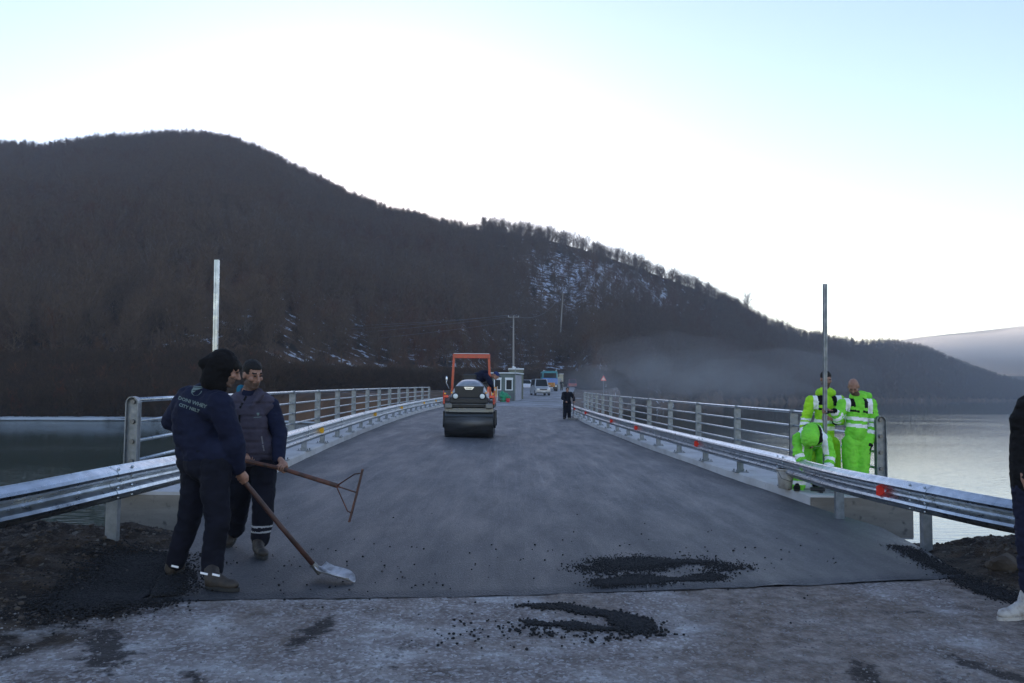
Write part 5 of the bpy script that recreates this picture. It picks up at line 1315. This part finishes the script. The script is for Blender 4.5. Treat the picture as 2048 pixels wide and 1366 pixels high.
# ------------------------------------------------------------------ vehicles beyond the bridge
def wheel(m, x, y, r, w):
    m.tube([(x-w/2,y,r),(x+w/2,y,r)], r, 20, up=(0,0,1))
def car(name, base, rz, label, paint, L=4.2, W=1.72, H=1.45, van=False, group=None):
    c = thing(name, base, label, 'van' if van else 'car', group, rz); h1 = .62 if not van else .80
    m = MB(); m.smooth = False     # body lofted along its length (front towards -Y)
    def sec(y, w, zb, zt): return [Vector((-w/2,y,zb)),Vector((w/2,y,zb)),Vector((w/2*1.0,y,zb+(zt-zb)*.55)),Vector((w/2*.94,y,zt)),Vector((-w/2*.94,y,zt)),Vector((-w/2*1.0,y,zb+(zt-zb)*.55))]
    ss = [sec(-L/2,W*.86,.34,h1-.08), sec(-L/2+.12,W*.96,.26,h1+.06), sec(-L/2+L*.27,W,.24,h1+.26), sec(L/2-.5,W,.24,h1+.34), sec(L/2-.08,W*.96,.28,h1+.28), sec(L/2,W*.88,.36,h1+.12)]
    vs = [p_ for s in ss for p_ in s]; fs = []
    for i in range(len(ss)-1):
        for j in range(6): fs.append((i*6+j, i*6+(j+1)%6, (i+1)*6+(j+1)%6, (i+1)*6+j))
    fs.append((5,4,3,2,1,0)); fs.append(tuple(range((len(ss)-1)*6, len(ss)*6))); m.add(vs, fs); body = m.build('body', paint, c)
    y0, y1 = -L/2+L*.25, L/2-(.12 if van else .35); zb = h1+.24
    m = MB(); t0 = y0+(.45 if not van else .35); t1 = y1-(.35 if not van else .06)
    V_ = [Vector((-W*.46,y0,zb)),Vector((W*.46,y0,zb)),Vector((W*.46,y1,zb)),Vector((-W*.46,y1,zb)),Vector((-W*.38,t0,H)),Vector((W*.38,t0,H)),Vector((W*.38,t1,H)),Vector((-W*.38,t1,H))]
    m.add(V_, [(0,3,2,1),(4,5,6,7),(0,1,5,4),(1,2,6,5),(2,3,7,6),(3,0,4,7)]); m.build('cabin', paint, c)
    def pane(a, b, c_, d, nm):
        m = MB(); q = [a,b,c_,d]; ce = sum(q, Vector())/4; n_ = (b-a).cross(d-a).normalized()
        if n_.dot(ce-Vector((0,(y0+y1)/2,(zb+H)/2))) < 0: n_ = -n_
        q = [ce+(p_-ce)*.88+n_*.012 for p_ in q]; m.add(q+[p_-n_*.01 for p_ in q], [(0,1,2,3),(7,6,5,4),(0,4,5,1),(1,5,6,2),(2,6,7,3),(3,7,4,0)]); m.build(nm, G['glass'], c)
    pane(V_[0],V_[1],V_[5],V_[4],'windscreen'); pane(V_[1],V_[2],V_[6],V_[5],'side_window'); pane(V_[3],V_[0],V_[4],V_[7],'side_window'); pane(V_[2],V_[3],V_[7],V_[6],'rear_window')
    for s in (-1,1):
        for y in (-L*.31, L*.31):
            m = MB(); wheel(m, s*(W/2-.10), y, .31, .20); t = m.build('wheel', G['sole'], c); m = MB(); wheel(m, s*(W/2-.09), y, .18, .205); 
            for v_ in range(len(m.v)): m.v[v_] = (m.v[v_][0], m.v[v_][1], m.v[v_][2]+.13)
            m.build('rim', G['galv_dull'], t)
        m = MB(); m.box((s*W*.33,-L/2+.0,h1-.06), (.30,.10,.13), bev=.03); m.build('headlight', G['lens'], c)
        m = MB(); m.box((s*W*.36,L/2-.0,h1+.08), (.22,.08,.16), bev=.02); m.build('tail_light', G['tail'], c)
        m = MB(); m.ell((s*(W/2+.10),-L*.18,h1+.36), (.10,.05,.07)); m.build('mirror', paint, c)
    m = MB(); m.box((0,-L/2-.02,h1-.08), (W*.45,.05,.12)); m.build('grille', G['mblack'], c)
    m = MB(); m.box((0,-L/2-.03,.40), (W*.92,.14,.14), bev=.04); m.build('bumper', G['galv_dull'] if van else G['mblack'], c)
    m = MB(); m.box((0,-L/2-.11,.44), (.5,.015,.11)); m.build('number_plate', G['bwhite'], c)
    return c
paint = lambda n, c_: mat(n, c_, .35, coat=.5, vary=(tuple(q*.75 for q in c_), 3, .45, .7))
YV = 100; car('pickup_van', (at(1080,784,YV).x, YV, track_z(YV)), R(8), 'dusty grey-white van facing the bridge, parked left of the blue lorry', paint('dusty white paint', (.40,.43,.47)), 4.6, 1.85, 1.98, True)
YR = 165; car('parked_car', (at(1144,775,YR).x, YR, track_z(YR)), R(180), 'small dark red car seen from behind on the far track', paint('dark red paint', (.30,.03,.06)), 4.0, 1.68, 1.75)
YW = 185; car('parked_car', (at(1158,772,YW).x, YW, track_z(YW)), R(150), 'white car parked just right of the dark red car', paint('white paint', (.55,.60,.68)), 4.0, 1.68, 1.5)
car('parked_car', (at(1192,769,170).x, 170, track_z(170)), R(60), 'pale silver car parked below the red warning triangle', paint('silver paint', (.45,.50,.58)), 4.1, 1.7, 1.45)
car('parked_car', (at(1056,778,150).x, 150, track_z(150)), R(75), 'snow-covered pale car on the bank between cabin and grey-white van', paint('snowy paint', (.60,.64,.75)), 4.1, 1.7, 1.6)
YL = 128; lo = thing('tipper_lorry', (at(1100,781,YL).x, YL, track_z(YL)), 'blue and teal tipper lorry with orange grille facing the bridge', 'lorry')
G['lblue'] = mat('blue cab paint', (.02,.16,.50), .4, coat=.4, vary=((.02,.12,.35), 3, .4, .7)); G['lteal'] = mat('teal cab upper', (.05,.26,.30), .45, vary=((.03,.18,.22), 3, .4, .7)); G['lor'] = mat('orange bumper', (.75,.33,.03), .5, vary=((.5,.2,.03), 3, .4, .6))
m = MB(); m.box((0,1.0,1.55), (2.4,1.9,1.0), bev=.10); m.build('cab', G['lblue'], lo)
m = MB(); m.box((0,1.08,2.55), (2.36,1.7,1.05), bev=.12); m.box((0,.9,3.06),(2.2,1.2,.14), bev=.05); m.build('cab_top', G['lteal'], lo)
m = MB(); m.box((0,.20,2.45), (1.95,.05,.72), bev=.02); m.build('windscreen', G['glass'], lo)
m = MB(); m.box((0,.02,1.02), (1.5,.10,.62), bev=.04); m.build('grille', G['lor'], lo)
for k_ in range(4): 
    m = MB(); m.box((0,-.04,.86+.13*k_), (1.2,.02,.04)); m.build('grille_bar', G['mblack'], lo)
m = MB(); m.box((0,.05,.52), (2.3,.25,.30), bev=.04); bu = m.build('bumper', G['mblack'], lo); m = MB(); m.box((0,-.085,.52), (.9,.02,.18)); m.build('number_plate', G['bwhite'], bu)
for s in (-1,1):
    m = MB(); m.box((s*.92,.06,.80), (.28,.06,.20), bev=.03); m.build('headlight', G['lens'], lo)
    m = MB(); m.box((s*1.36,.25,2.5), (.16,.10,.55), bev=.03); m.tube([(s*1.18,.3,2.75),(s*1.36,.27,2.72)], .02, 6); m.build('mirror', G['mblack'], lo)
    for y in (1.0,4.6,5.9):
        m = MB(); wheel(m, s*1.05, y, .50, .32); t = m.build('wheel', G['sole'], lo); m = MB(); m.tube([(s*1.22,y,.5),(s*1.24,y,.5)], .24, 16, up=(0,0,1)); m.build('rim', G['galv_dull'], t)
m = MB(); m.box((0,4.6,2.35), (2.45,4.6,1.5), bev=.05); m.build('tipper_body', G['lteal'], lo); m = MB(); m.box((0,4.0,.95), (.9,6.0,.35)); m.build('chassis', G['mblack'], lo)
for s in (-.95,.95): m = MB(); m.ell((s,.35,3.20), (.12,.12,.09)); m.build('beacon', G['bwhite'], lo)
yl = thing('site_hut', (at(1117,778,150).x, 150, track_z(150)), 'small cream site hut right behind the blue lorry', 'hut')
m = MB(); m.box((0,1,1.35), (1.7,2,2.7)); m.build('wall', mat('cream wall', (.40,.36,.24), .7), yl); m = MB(); m.box((0,1,2.75), (1.9,2.2,.12)); m.build('roof', G['bwhite'], yl); m = MB(); m.box((.1,-.02,1.0), (.8,.05,1.9)); m.build('door', G['galv_dull'], yl)

# warning triangle
YT = 120; ws = thing('warning_sign', (at(1207,785,YT).x, YT, track_z(YT)-1.0), 'red-edged triangular warning sign on a post beyond the right railing', 'road sign')
zc = at(1207,758,YT).z - ws.location.z
m = MB(); m.tube([(0,.05,0),(0,.05,zc)], .035, 8); m.build('post', G['galv_dull'], ws)
tri = lambda s: [(-.5*s,-.29*s),(.5*s,-.29*s),(0,.58*s)]
m = MB(); m.sweep(tri(.85), [(Vector((0,0,zc)), Vector((1,0,0)), Vector((0,0,1))), (Vector((0,.02,zc)), Vector((1,0,0)), Vector((0,0,1)))]); pl = m.build('plate', G['red'], ws)
m = MB(); m.sweep(tri(.52), [(Vector((0,-.006,zc)), Vector((1,0,0)), Vector((0,0,1))), (Vector((0,.0,zc)), Vector((1,0,0)), Vector((0,0,1)))]); m.build('field', mat('pale sign field', (.75,.60,.50), .6), pl)

# utility poles and wires
G['pole'] = mat('weathered concrete pole', (.30,.28,.26), .85)
def upole(px, pt, pb, Y, label, lean=0, arms=True):
    t_ = at(px+lean, pt, Y); b_ = at(px, pb, Y); g = thing('utility_pole', tuple(b_), label, 'utility pole')
    m = MB(); m.tube([Vector((0,0,-3)), t_-b_], [.22,.13], 8); m.build('shaft', G['pole'], g); H_ = t_-b_
    if arms:
        m = MB(); m.box(H_-Vector((0,0,.35)), (2.2,.14,.14)); ca = m.build('crossarm', G['pole'], g)
        for x in (-1,0,1): m = MB(); m.tube([H_+Vector((x,0,-.3)), H_+Vector((x,0,.02))], [.07,.05], 8); m.build('insulator', G['bwhite'], ca)
    return t_
pt1 = upole(1027,631,705,165,'tall pale utility pole on the slope above the guard cabin')
pt2 = upole(1121,585,645,250,'thin leaning utility pole on the hillside right of the taller one', 5, False)
for k_, (px, py, Y) in enumerate([(-260,560,240),(-260,588,240),(-260,612,240),(-260,640,240)]):
    e_ = at(px, py, Y); a_ = pt1 + Vector(((-1,0,1,0)[k_],0,(0,.2,0,-1.2)[k_])); m = MB(); pts2 = []
    for q in range(25): t = q/24; p_ = a_.lerp(e_, t); p_.z -= 7*4*t*(1-t); pts2.append(p_)
    m.tube(pts2, .028, 4); tag(m.build('overhead_wire', mat('wire', (.16,.16,.18), .6)), ('topmost','second','third','lowest')[k_]+' of the thin overhead wires crossing the dark hillside to the left', 'wire', 'overhead wires')
m = MB(); pts2 = [pt1.lerp(pt2, q/12) - Vector((0,0,3*4*(q/12)*(1-q/12))) for q in range(13)]; m.tube(pts2, .028, 4); tag(m.build('overhead_wire', mat('wire', (.16,.16,.18), .6)), 'thin wire between the two utility poles on the hill', 'wire', 'overhead wires')

# ------------------------------------------------------------------ small things near the workers and the road edge
bk = hit(1572,985,.185); bk.y = 12.8; b_ = at(1574,985,12.8); wb = thing('bucket', (b_.x, 12.8, zz(12.8,b_.x)+.185), 'dirty white plastic bucket on the right sidewalk beside the crouching worker', 'bucket')
m = MB(); m.smooth = True; m.tube([(0,0,0),(0,0,.30)], [.125,.15], 20); m.tube([(0,0,.27),(0,0,.30)], [.158,.158], 20); m.build('tub', mat('dirty white plastic', (.50,.47,.43), .6, vary=((.30,.27,.24), 8, .4, .65)), wb)
m = MB(); m.smooth = True; m.tube([(-.15,-.02,.27),(-.12,-.12,.16),(0,-.17,.12),(.12,-.12,.16),(.15,-.02,.27)], .006, 6); m.build('handle', G['steel_dark'], wb)
pw = at(1640,990,12.2); dr_ = thing('power_drill', (pw.x, 12.3, zz(12.3,pw.x)+.17), 'dark power drill lying at the foot of the grey pole', 'drill')
m = MB(); m.tube([(-.10,0,.07),(.10,0,.07)], [.028,.036], 10); m.box((.06,.0,.03), (.04,.04,.09), bev=.01); m.build('body', G['mblack'], dr_); m = MB(); m.tube([(-.10,0,.07),(-.20,0,.07)], .008, 8); m.build('bit', G['steel_dark'], dr_)

# cut concrete block and rocks on the left spoil
G['rock'] = mat('brown grey rock', (.085,.068,.055), .9, vary=((.04,.03,.024), 5, .35, .65), bump=(14, .6, .03))
def rock(name, c, r, seed, mt=None, label=None, cat='rock', group=None, sq=(1,1,.7)):
    bm = bmesh.new(); bmesh.ops.create_icosphere(bm, subdivisions=3, radius=1); rr_ = random.Random(seed)
    for k_ in range(7):      # chop facets
        n_ = Vector((rr_.uniform(-1,1), rr_.uniform(-1,1), rr_.uniform(-1,1))).normalized(); d_ = rr_.uniform(.55,.85)
        for v in bm.verts:
            e_ = v.co.dot(n_)-d_
            if e_ > 0: v.co -= n_*e_
    for v in bm.verts: v.co = Vector((v.co.x*sq[0], v.co.y*sq[1], v.co.z*sq[2]))*r*(1+.10*noise.noise(v.co*2.5+Vector((seed,0,0))))
    me = bpy.data.meshes.new(name); bm.to_mesh(me); bm.free(); me.materials.append(mt or G['rock']); o = link(name, me); o.location = c; o.rotation_euler = (0,0,rr_.uniform(0,6)); 
    return tag(o, label, cat, group)
b_ = at(97,1090,7.85); m = MB(); m.box((0,0,0), (.60,.45,.42), Matrix.Rotation(.12,3,'Z'), bev=.02); o = m.build('concrete_block', G['concrete_wet']); o.location = (b_.x, 7.95, b_.z-.13); tag(o, 'pale rectangular concrete block at the water edge left of the spoil heap', 'concrete block')
q = at(150,1096,7.6); rock('rock', (q.x, 7.6, q.z-.06), .17, 3, None, 'dark angular rock leaning on the pale concrete block at far left')
q = at(1975,1150,8.0); rock('rock', (q.x, 7.7, near_z(q.x,7.7)+.06), .17, 9, None, 'brown boulder in the spoil heap beside the person in black')
# loose stones of both spoil heaps and crumbs of asphalt
def scatter(name, P_, S_, mt, label, cat, seed):
    r = random.Random(seed); bases = []
    for s in range(6):
        bm = bmesh.new(); bmesh.ops.create_icosphere(bm, subdivisions=1, radius=1)
        for v in bm.verts: v.co = v.co*(1+.35*noise.noise(v.co*1.7+Vector((s*3.1,seed,0))))
        bm.verts.ensure_lookup_table(); bases.append((np.array([v.co[:] for v in bm.verts]), np.array([[v.index for v in f.verts] for f in bm.faces]))); bm.free()
    VV, FF, b0 = [], [], 0
    for p_, s in zip(P_, S_):
        bv_, bf_ = bases[r.randrange(6)]; a = r.uniform(0, 6.28); c_, s_ = math.cos(a), math.sin(a); M_ = np.array([[c_,-s_,0],[s_,c_,0],[0,0,r.uniform(.55,.9)]])
        VV.append((bv_@M_.T)*s + np.array(p_)); FF.append(bf_+b0); b0 += len(bv_)
    me = mesh_np(name, np.concatenate(VV), np.concatenate(FF)); me.materials.append(mt); return tag(link(name, me), label, cat, None, 'stuff')
G['tar'] = mat('fresh black asphalt crumbs', (.010,.010,.011), .75, vary=((.018,.018,.020), 30, .4, .6), spec=.25)
def surf(x, y): return zz(y, x)+.050-(.022*(1-(y-edge_y(x))/.10) if y < edge_y(x)+.10 else 0) if (y > edge_y(x)+.05 and y < 60 and asph_x(y,-1) < x < asph_x(y,1)) else near_z(x, y)+.004
P_, S_ = [], []
def add_pile(cx, cy, rx, ry, n, s0, s1, an=0.0, hgt=.0, pw_=1.0):
    for _ in range(n):
        t = random.random()**pw_; a = random.uniform(0, 6.283); u, v = rx*t*math.cos(a), ry*t*math.sin(a)
        x = cx+u*math.cos(an)-v*math.sin(an); y = cy+u*math.sin(an)+v*math.cos(an)
        s = random.uniform(s0, s1); P_.append((x, y, surf(x, y)+s*.35+hgt*max(0, 1-t*t))); S_.append(s)
def H_(px, py): q = hit(px, py, .03); return q.x, q.y
def along(pts, w, n, s0, s1, hgt=.0):
    L_ = [H_(*p_) for p_ in pts]
    for _ in range(n):
        k_ = random.randrange(len(L_)-1); t = random.random(); sd2 = len(P_)*0+pts[0][0]*.37; x = L_[k_][0]*(1-t)+L_[k_+1][0]*t; y = L_[k_][1]*(1-t)+L_[k_+1][1]*t
        g_ = random.gauss(0, .5); wv = 1+1.3*noise.noise(Vector((x*3.1, sd2, 0))); oy = .8*noise.noise(Vector((x*2.3, sd2, 5)))
        if random.random() < .45*max(0, noise.noise(Vector((x*7, y*7, sd2)))*2): continue
        x += random.gauss(0, .5)*w; y += (g_*wv+oy)*w; s = random.uniform(s0, s1)*(1 if abs(g_) < 1 else .8); P_.append((x, y, surf(x, y)+s*.3+hgt*math.exp(-g_*g_*2))); S_.append(s)
along([(1215,1134),(1300,1128),(1400,1131)], .22, 6500, .003, .009, .004)
along([(1195,1172),(1260,1168),(1330,1165),(1440,1158)], .12, 6500, .003, .009, .003)
along([(1170,1150),(1200,1140),(1230,1160)], .22, 500, .005, .010)
along([(1400,1130),(1440,1138),(1490,1135)], .2, 500, .005, .011)
along([(1040,1212),(1100,1210)], .05, 160, .006, .012)
along([(1075,1213),(1130,1211),(1165,1218)], .07, 900, .006, .014, .003)
along([(1150,1216),(1200,1222),(1262,1233)], .06, 1100, .006, .015, .004)
along([(1055,1240),(1110,1246),(1140,1250)], .055, 700, .006, .014, .003)
along([(1120,1246),(1180,1253),(1225,1255)], .075, 900, .006, .015, .005)
along([(1240,1235),(1262,1245),(1290,1252)], .11, 1500, .007, .016, .010)
along([(1010,1245),(1100,1262),(1200,1262),(1320,1255)], .22, 170, .006, .014)
along([(900,1265),(1000,1262),(900,1240)], .4, 60, .005, .012)
along([(700,1100),(1000,1130),(1400,1100),(1700,1140)], 1.2, 110, .005, .012)
along([(500,1130),(600,1180),(900,1170)], .5, 70, .005, .012)
scatter('asphalt_crumbs', P_, S_, G['tar'], 'loose black asphalt crumbs raked into streaks beside the edge of the new surface', 'asphalt crumbs', 1)
P_, S_ = [], []
along([(170,1205),(230,1180),(260,1140),(300,1110)], .36, 14000, .004, .012, .012)
along([(200,1200),(300,1195),(330,1150)], .26, 8000, .004, .011, .01)
along([(1800,1098),(1880,1138),(1960,1175),(2030,1200)], .16, 5200, .003, .010, .01)
scatter('asphalt_spill', P_, S_, G['tar'], 'black asphalt spilled over the earth at the left road edge behind the hooded man', 'asphalt crumbs', 2)
P_, S_ = [], []
for _ in range(9000):
    if random.random() < .62: x, y = random.uniform(-6.2,-2.95), random.uniform(5.2,9.0)
    else: x, y = random.uniform(4.1,7.4), random.uniform(6.6,10.4)
    s = .005+.022*random.random()**7; P_.append((x, y, near_z(x, y)+s*.15)); S_.append(s)
scatter('spoil_stones', P_, S_, G['rock'], 'stones and clods scattered over the brown spoil heaps on both sides', 'stones', 3)
P_, S_ = [], []
for _ in range(16000):
    y = 2.6+4.6*random.random(); x = random.uniform(-1,1)*(y*.72+.3)
    if y > edge_y(x)-.02 or x < -3.6: continue
    s = .0022+.008*random.random()**4; P_.append((x, y, near_z(x, y)+s*.2)); S_.append(s)
scatter('road_grit', P_, S_, mat('pale grit', (.30,.29,.29), .85, vary=((.12,.11,.11), 9, .35, .65)), 'pale grit lying on the frosted gravel in the foreground', 'grit', 4)
# riprap with snow beside the far right end of the bridge
G['snowrock'] = mat('snowy riprap', (.16,.16,.17), .9, vary=((.60,.64,.72), 1.1, .50, .58))
P_, S_ = [], []
for _ in range(500):
    y = random.uniform(52,74); u = random.random()**.8; x = cl(57)+HW+1.0+u*6.5; P_.append((x, y, zz(60,3)-.3-u*2.6+random.uniform(-.1,.1))); S_.append(random.uniform(.18,.55))
for _ in range(300):
    y = random.uniform(56,70); u = random.random(); x = cl(57)-HW-1.6-u*5; P_.append((x, y, zz(60,-3)-.4-u*2.6)); S_.append(random.uniform(.18,.5))
scatter('riprap', P_, S_, G['snowrock'], 'snow-dusted boulders heaped on the banks under the far end of the bridge', 'riprap', 5)
# ice rim along the left shore
m = MB(); P2_ = []
V = []; xs_ = np.arange(-520, 880, 6); rim = []
for px in xs_:
    Y = ip(SHO, px)+.9; k_ = ray(px, 760); x = k_.x/k_.y*Y; w_ = (.9+1.4*noise.noise(Vector((x*.15, 0, 4)))) 
    rim.append((x, Y-max(.15, w_), WATER_Z+.05)); rim.append((x, Y-max(.15, w_), WATER_Z+.18+.1*noise.noise(Vector((x*.6,1,1))))); rim.append((x, Y+1.8, WATER_Z+.42))
n_ = len(xs_); I = np.arange(n_*3).reshape(n_, 3); me = mesh_np('shore_ice', rim, np.stack([I[:-1,:-1], I[1:,:-1], I[1:,1:], I[:-1,1:]], -1).reshape(-1,4)); me.materials.append(mat('shore ice', (.42,.46,.52), .6, vary=((.10,.10,.11), .25, .55, .68)))
tag(link('shore_ice', me), kind='structure')

def fogmat(nm, dens, col, an=.3):
    m_ = bpy.data.materials.new(nm); m_.use_nodes = True; N = m_.node_tree.nodes; L = m_.node_tree.links; N.remove(N['Principled BSDF'])
    pv = N.new('ShaderNodeVolumePrincipled'); pv.inputs['Color'].default_value = (*col, 1); pv.inputs['Density'].default_value = dens; pv.inputs['Anisotropy'].default_value = an
    L.new(pv.outputs[0], N['Material Output'].inputs['Volume']); return m_
def fog(name, px, py, Y, r, mt, label, seed):
    c_ = at(px, py, Y); bm = bmesh.new(); bmesh.ops.create_icosphere(bm, subdivisions=4, radius=1)
    for v in bm.verts:
        n_ = 1 + .35*noise.fractal(v.co*1.3 + Vector((seed,0,0)), 1.0, 2.0, 4); v.co = Vector((v.co.x*r[0], v.co.y*r[1], v.co.z*r[2]))*n_
    me = bpy.data.meshes.new(name); bm.to_mesh(me); bm.free(); me.shade_smooth(); me.materials.append(mt); o = link(name, me); o.location = c_
    return tag(o, label, 'fog', None, 'stuff')
fa_ = fogmat('morning fog', .012, (1,.93,.86)); fb_ = fogmat('thin fog', .0045, (1,.94,.88))
fog('fog_bank', 2120, 706, 1300, (300,180,38), fa_, 'pale warm fog bank drifting over the far shore at the right edge', 1)
fog('fog_bank', 1990, 702, 1290, (190,150,26), fb_, 'thin tail of the fog bank spilling over the low ridge', 2)
st_ = fogmat('steam', .018, (.92,.95,1)); st2 = fogmat('thin steam', .0042, (.92,.95,1))
fog('steam', 1185, 782, 56, (2.6,4,1.8), st_, 'steam rising off hot asphalt behind the far raking man', 3)
for k_, (px, py, Y, r_, lb) in enumerate([(1290,770,80,(5,9,3.0),'wisp of mist drifting off the bridge beside the far right railing'),(1400,760,105,(9,10,4.2),'pale mist rising from the lake beyond the middle of the right railing'),
        (1240,735,95,(6,9,3.6),'mist climbing past the warning triangle'),(1480,770,120,(10,11,3.6),'low mist lying on the lake left of the hi-vis workers'),(1340,725,125,(10,12,5.0),'highest veil of mist against the foot of the hill'),(1560,745,140,(14,12,4.5),'faint mist behind the tall grey pole')]):
    fog('steam', px, py, Y, r_, st2, lb, 10+k_)
# ------------------------------------------------------------------ air
hz = MB(); hz.box((150, 560, 110), (3600, 2300*1.0, 0)) if False else None
m = MB(); m.box((350, 1150, 96), (3800, 2500, 210.0))
hzm = bpy.data.materials.new('haze air'); hzm.use_nodes = True; N = hzm.node_tree.nodes; L = hzm.node_tree.links
N.remove(N['Principled BSDF']); pv = N.new('ShaderNodeVolumePrincipled'); pv.inputs['Color'].default_value = (.80,.88,1,1)
pv.inputs['Density'].default_value = 0.00034; pv.inputs['Anisotropy'].default_value = .2
L.new(pv.outputs[0], N['Material Output'].inputs['Volume'])
o = m.build('haze', hzm); tag(o, 'thin cold morning haze over the lake and hills', 'haze', None, 'stuff')
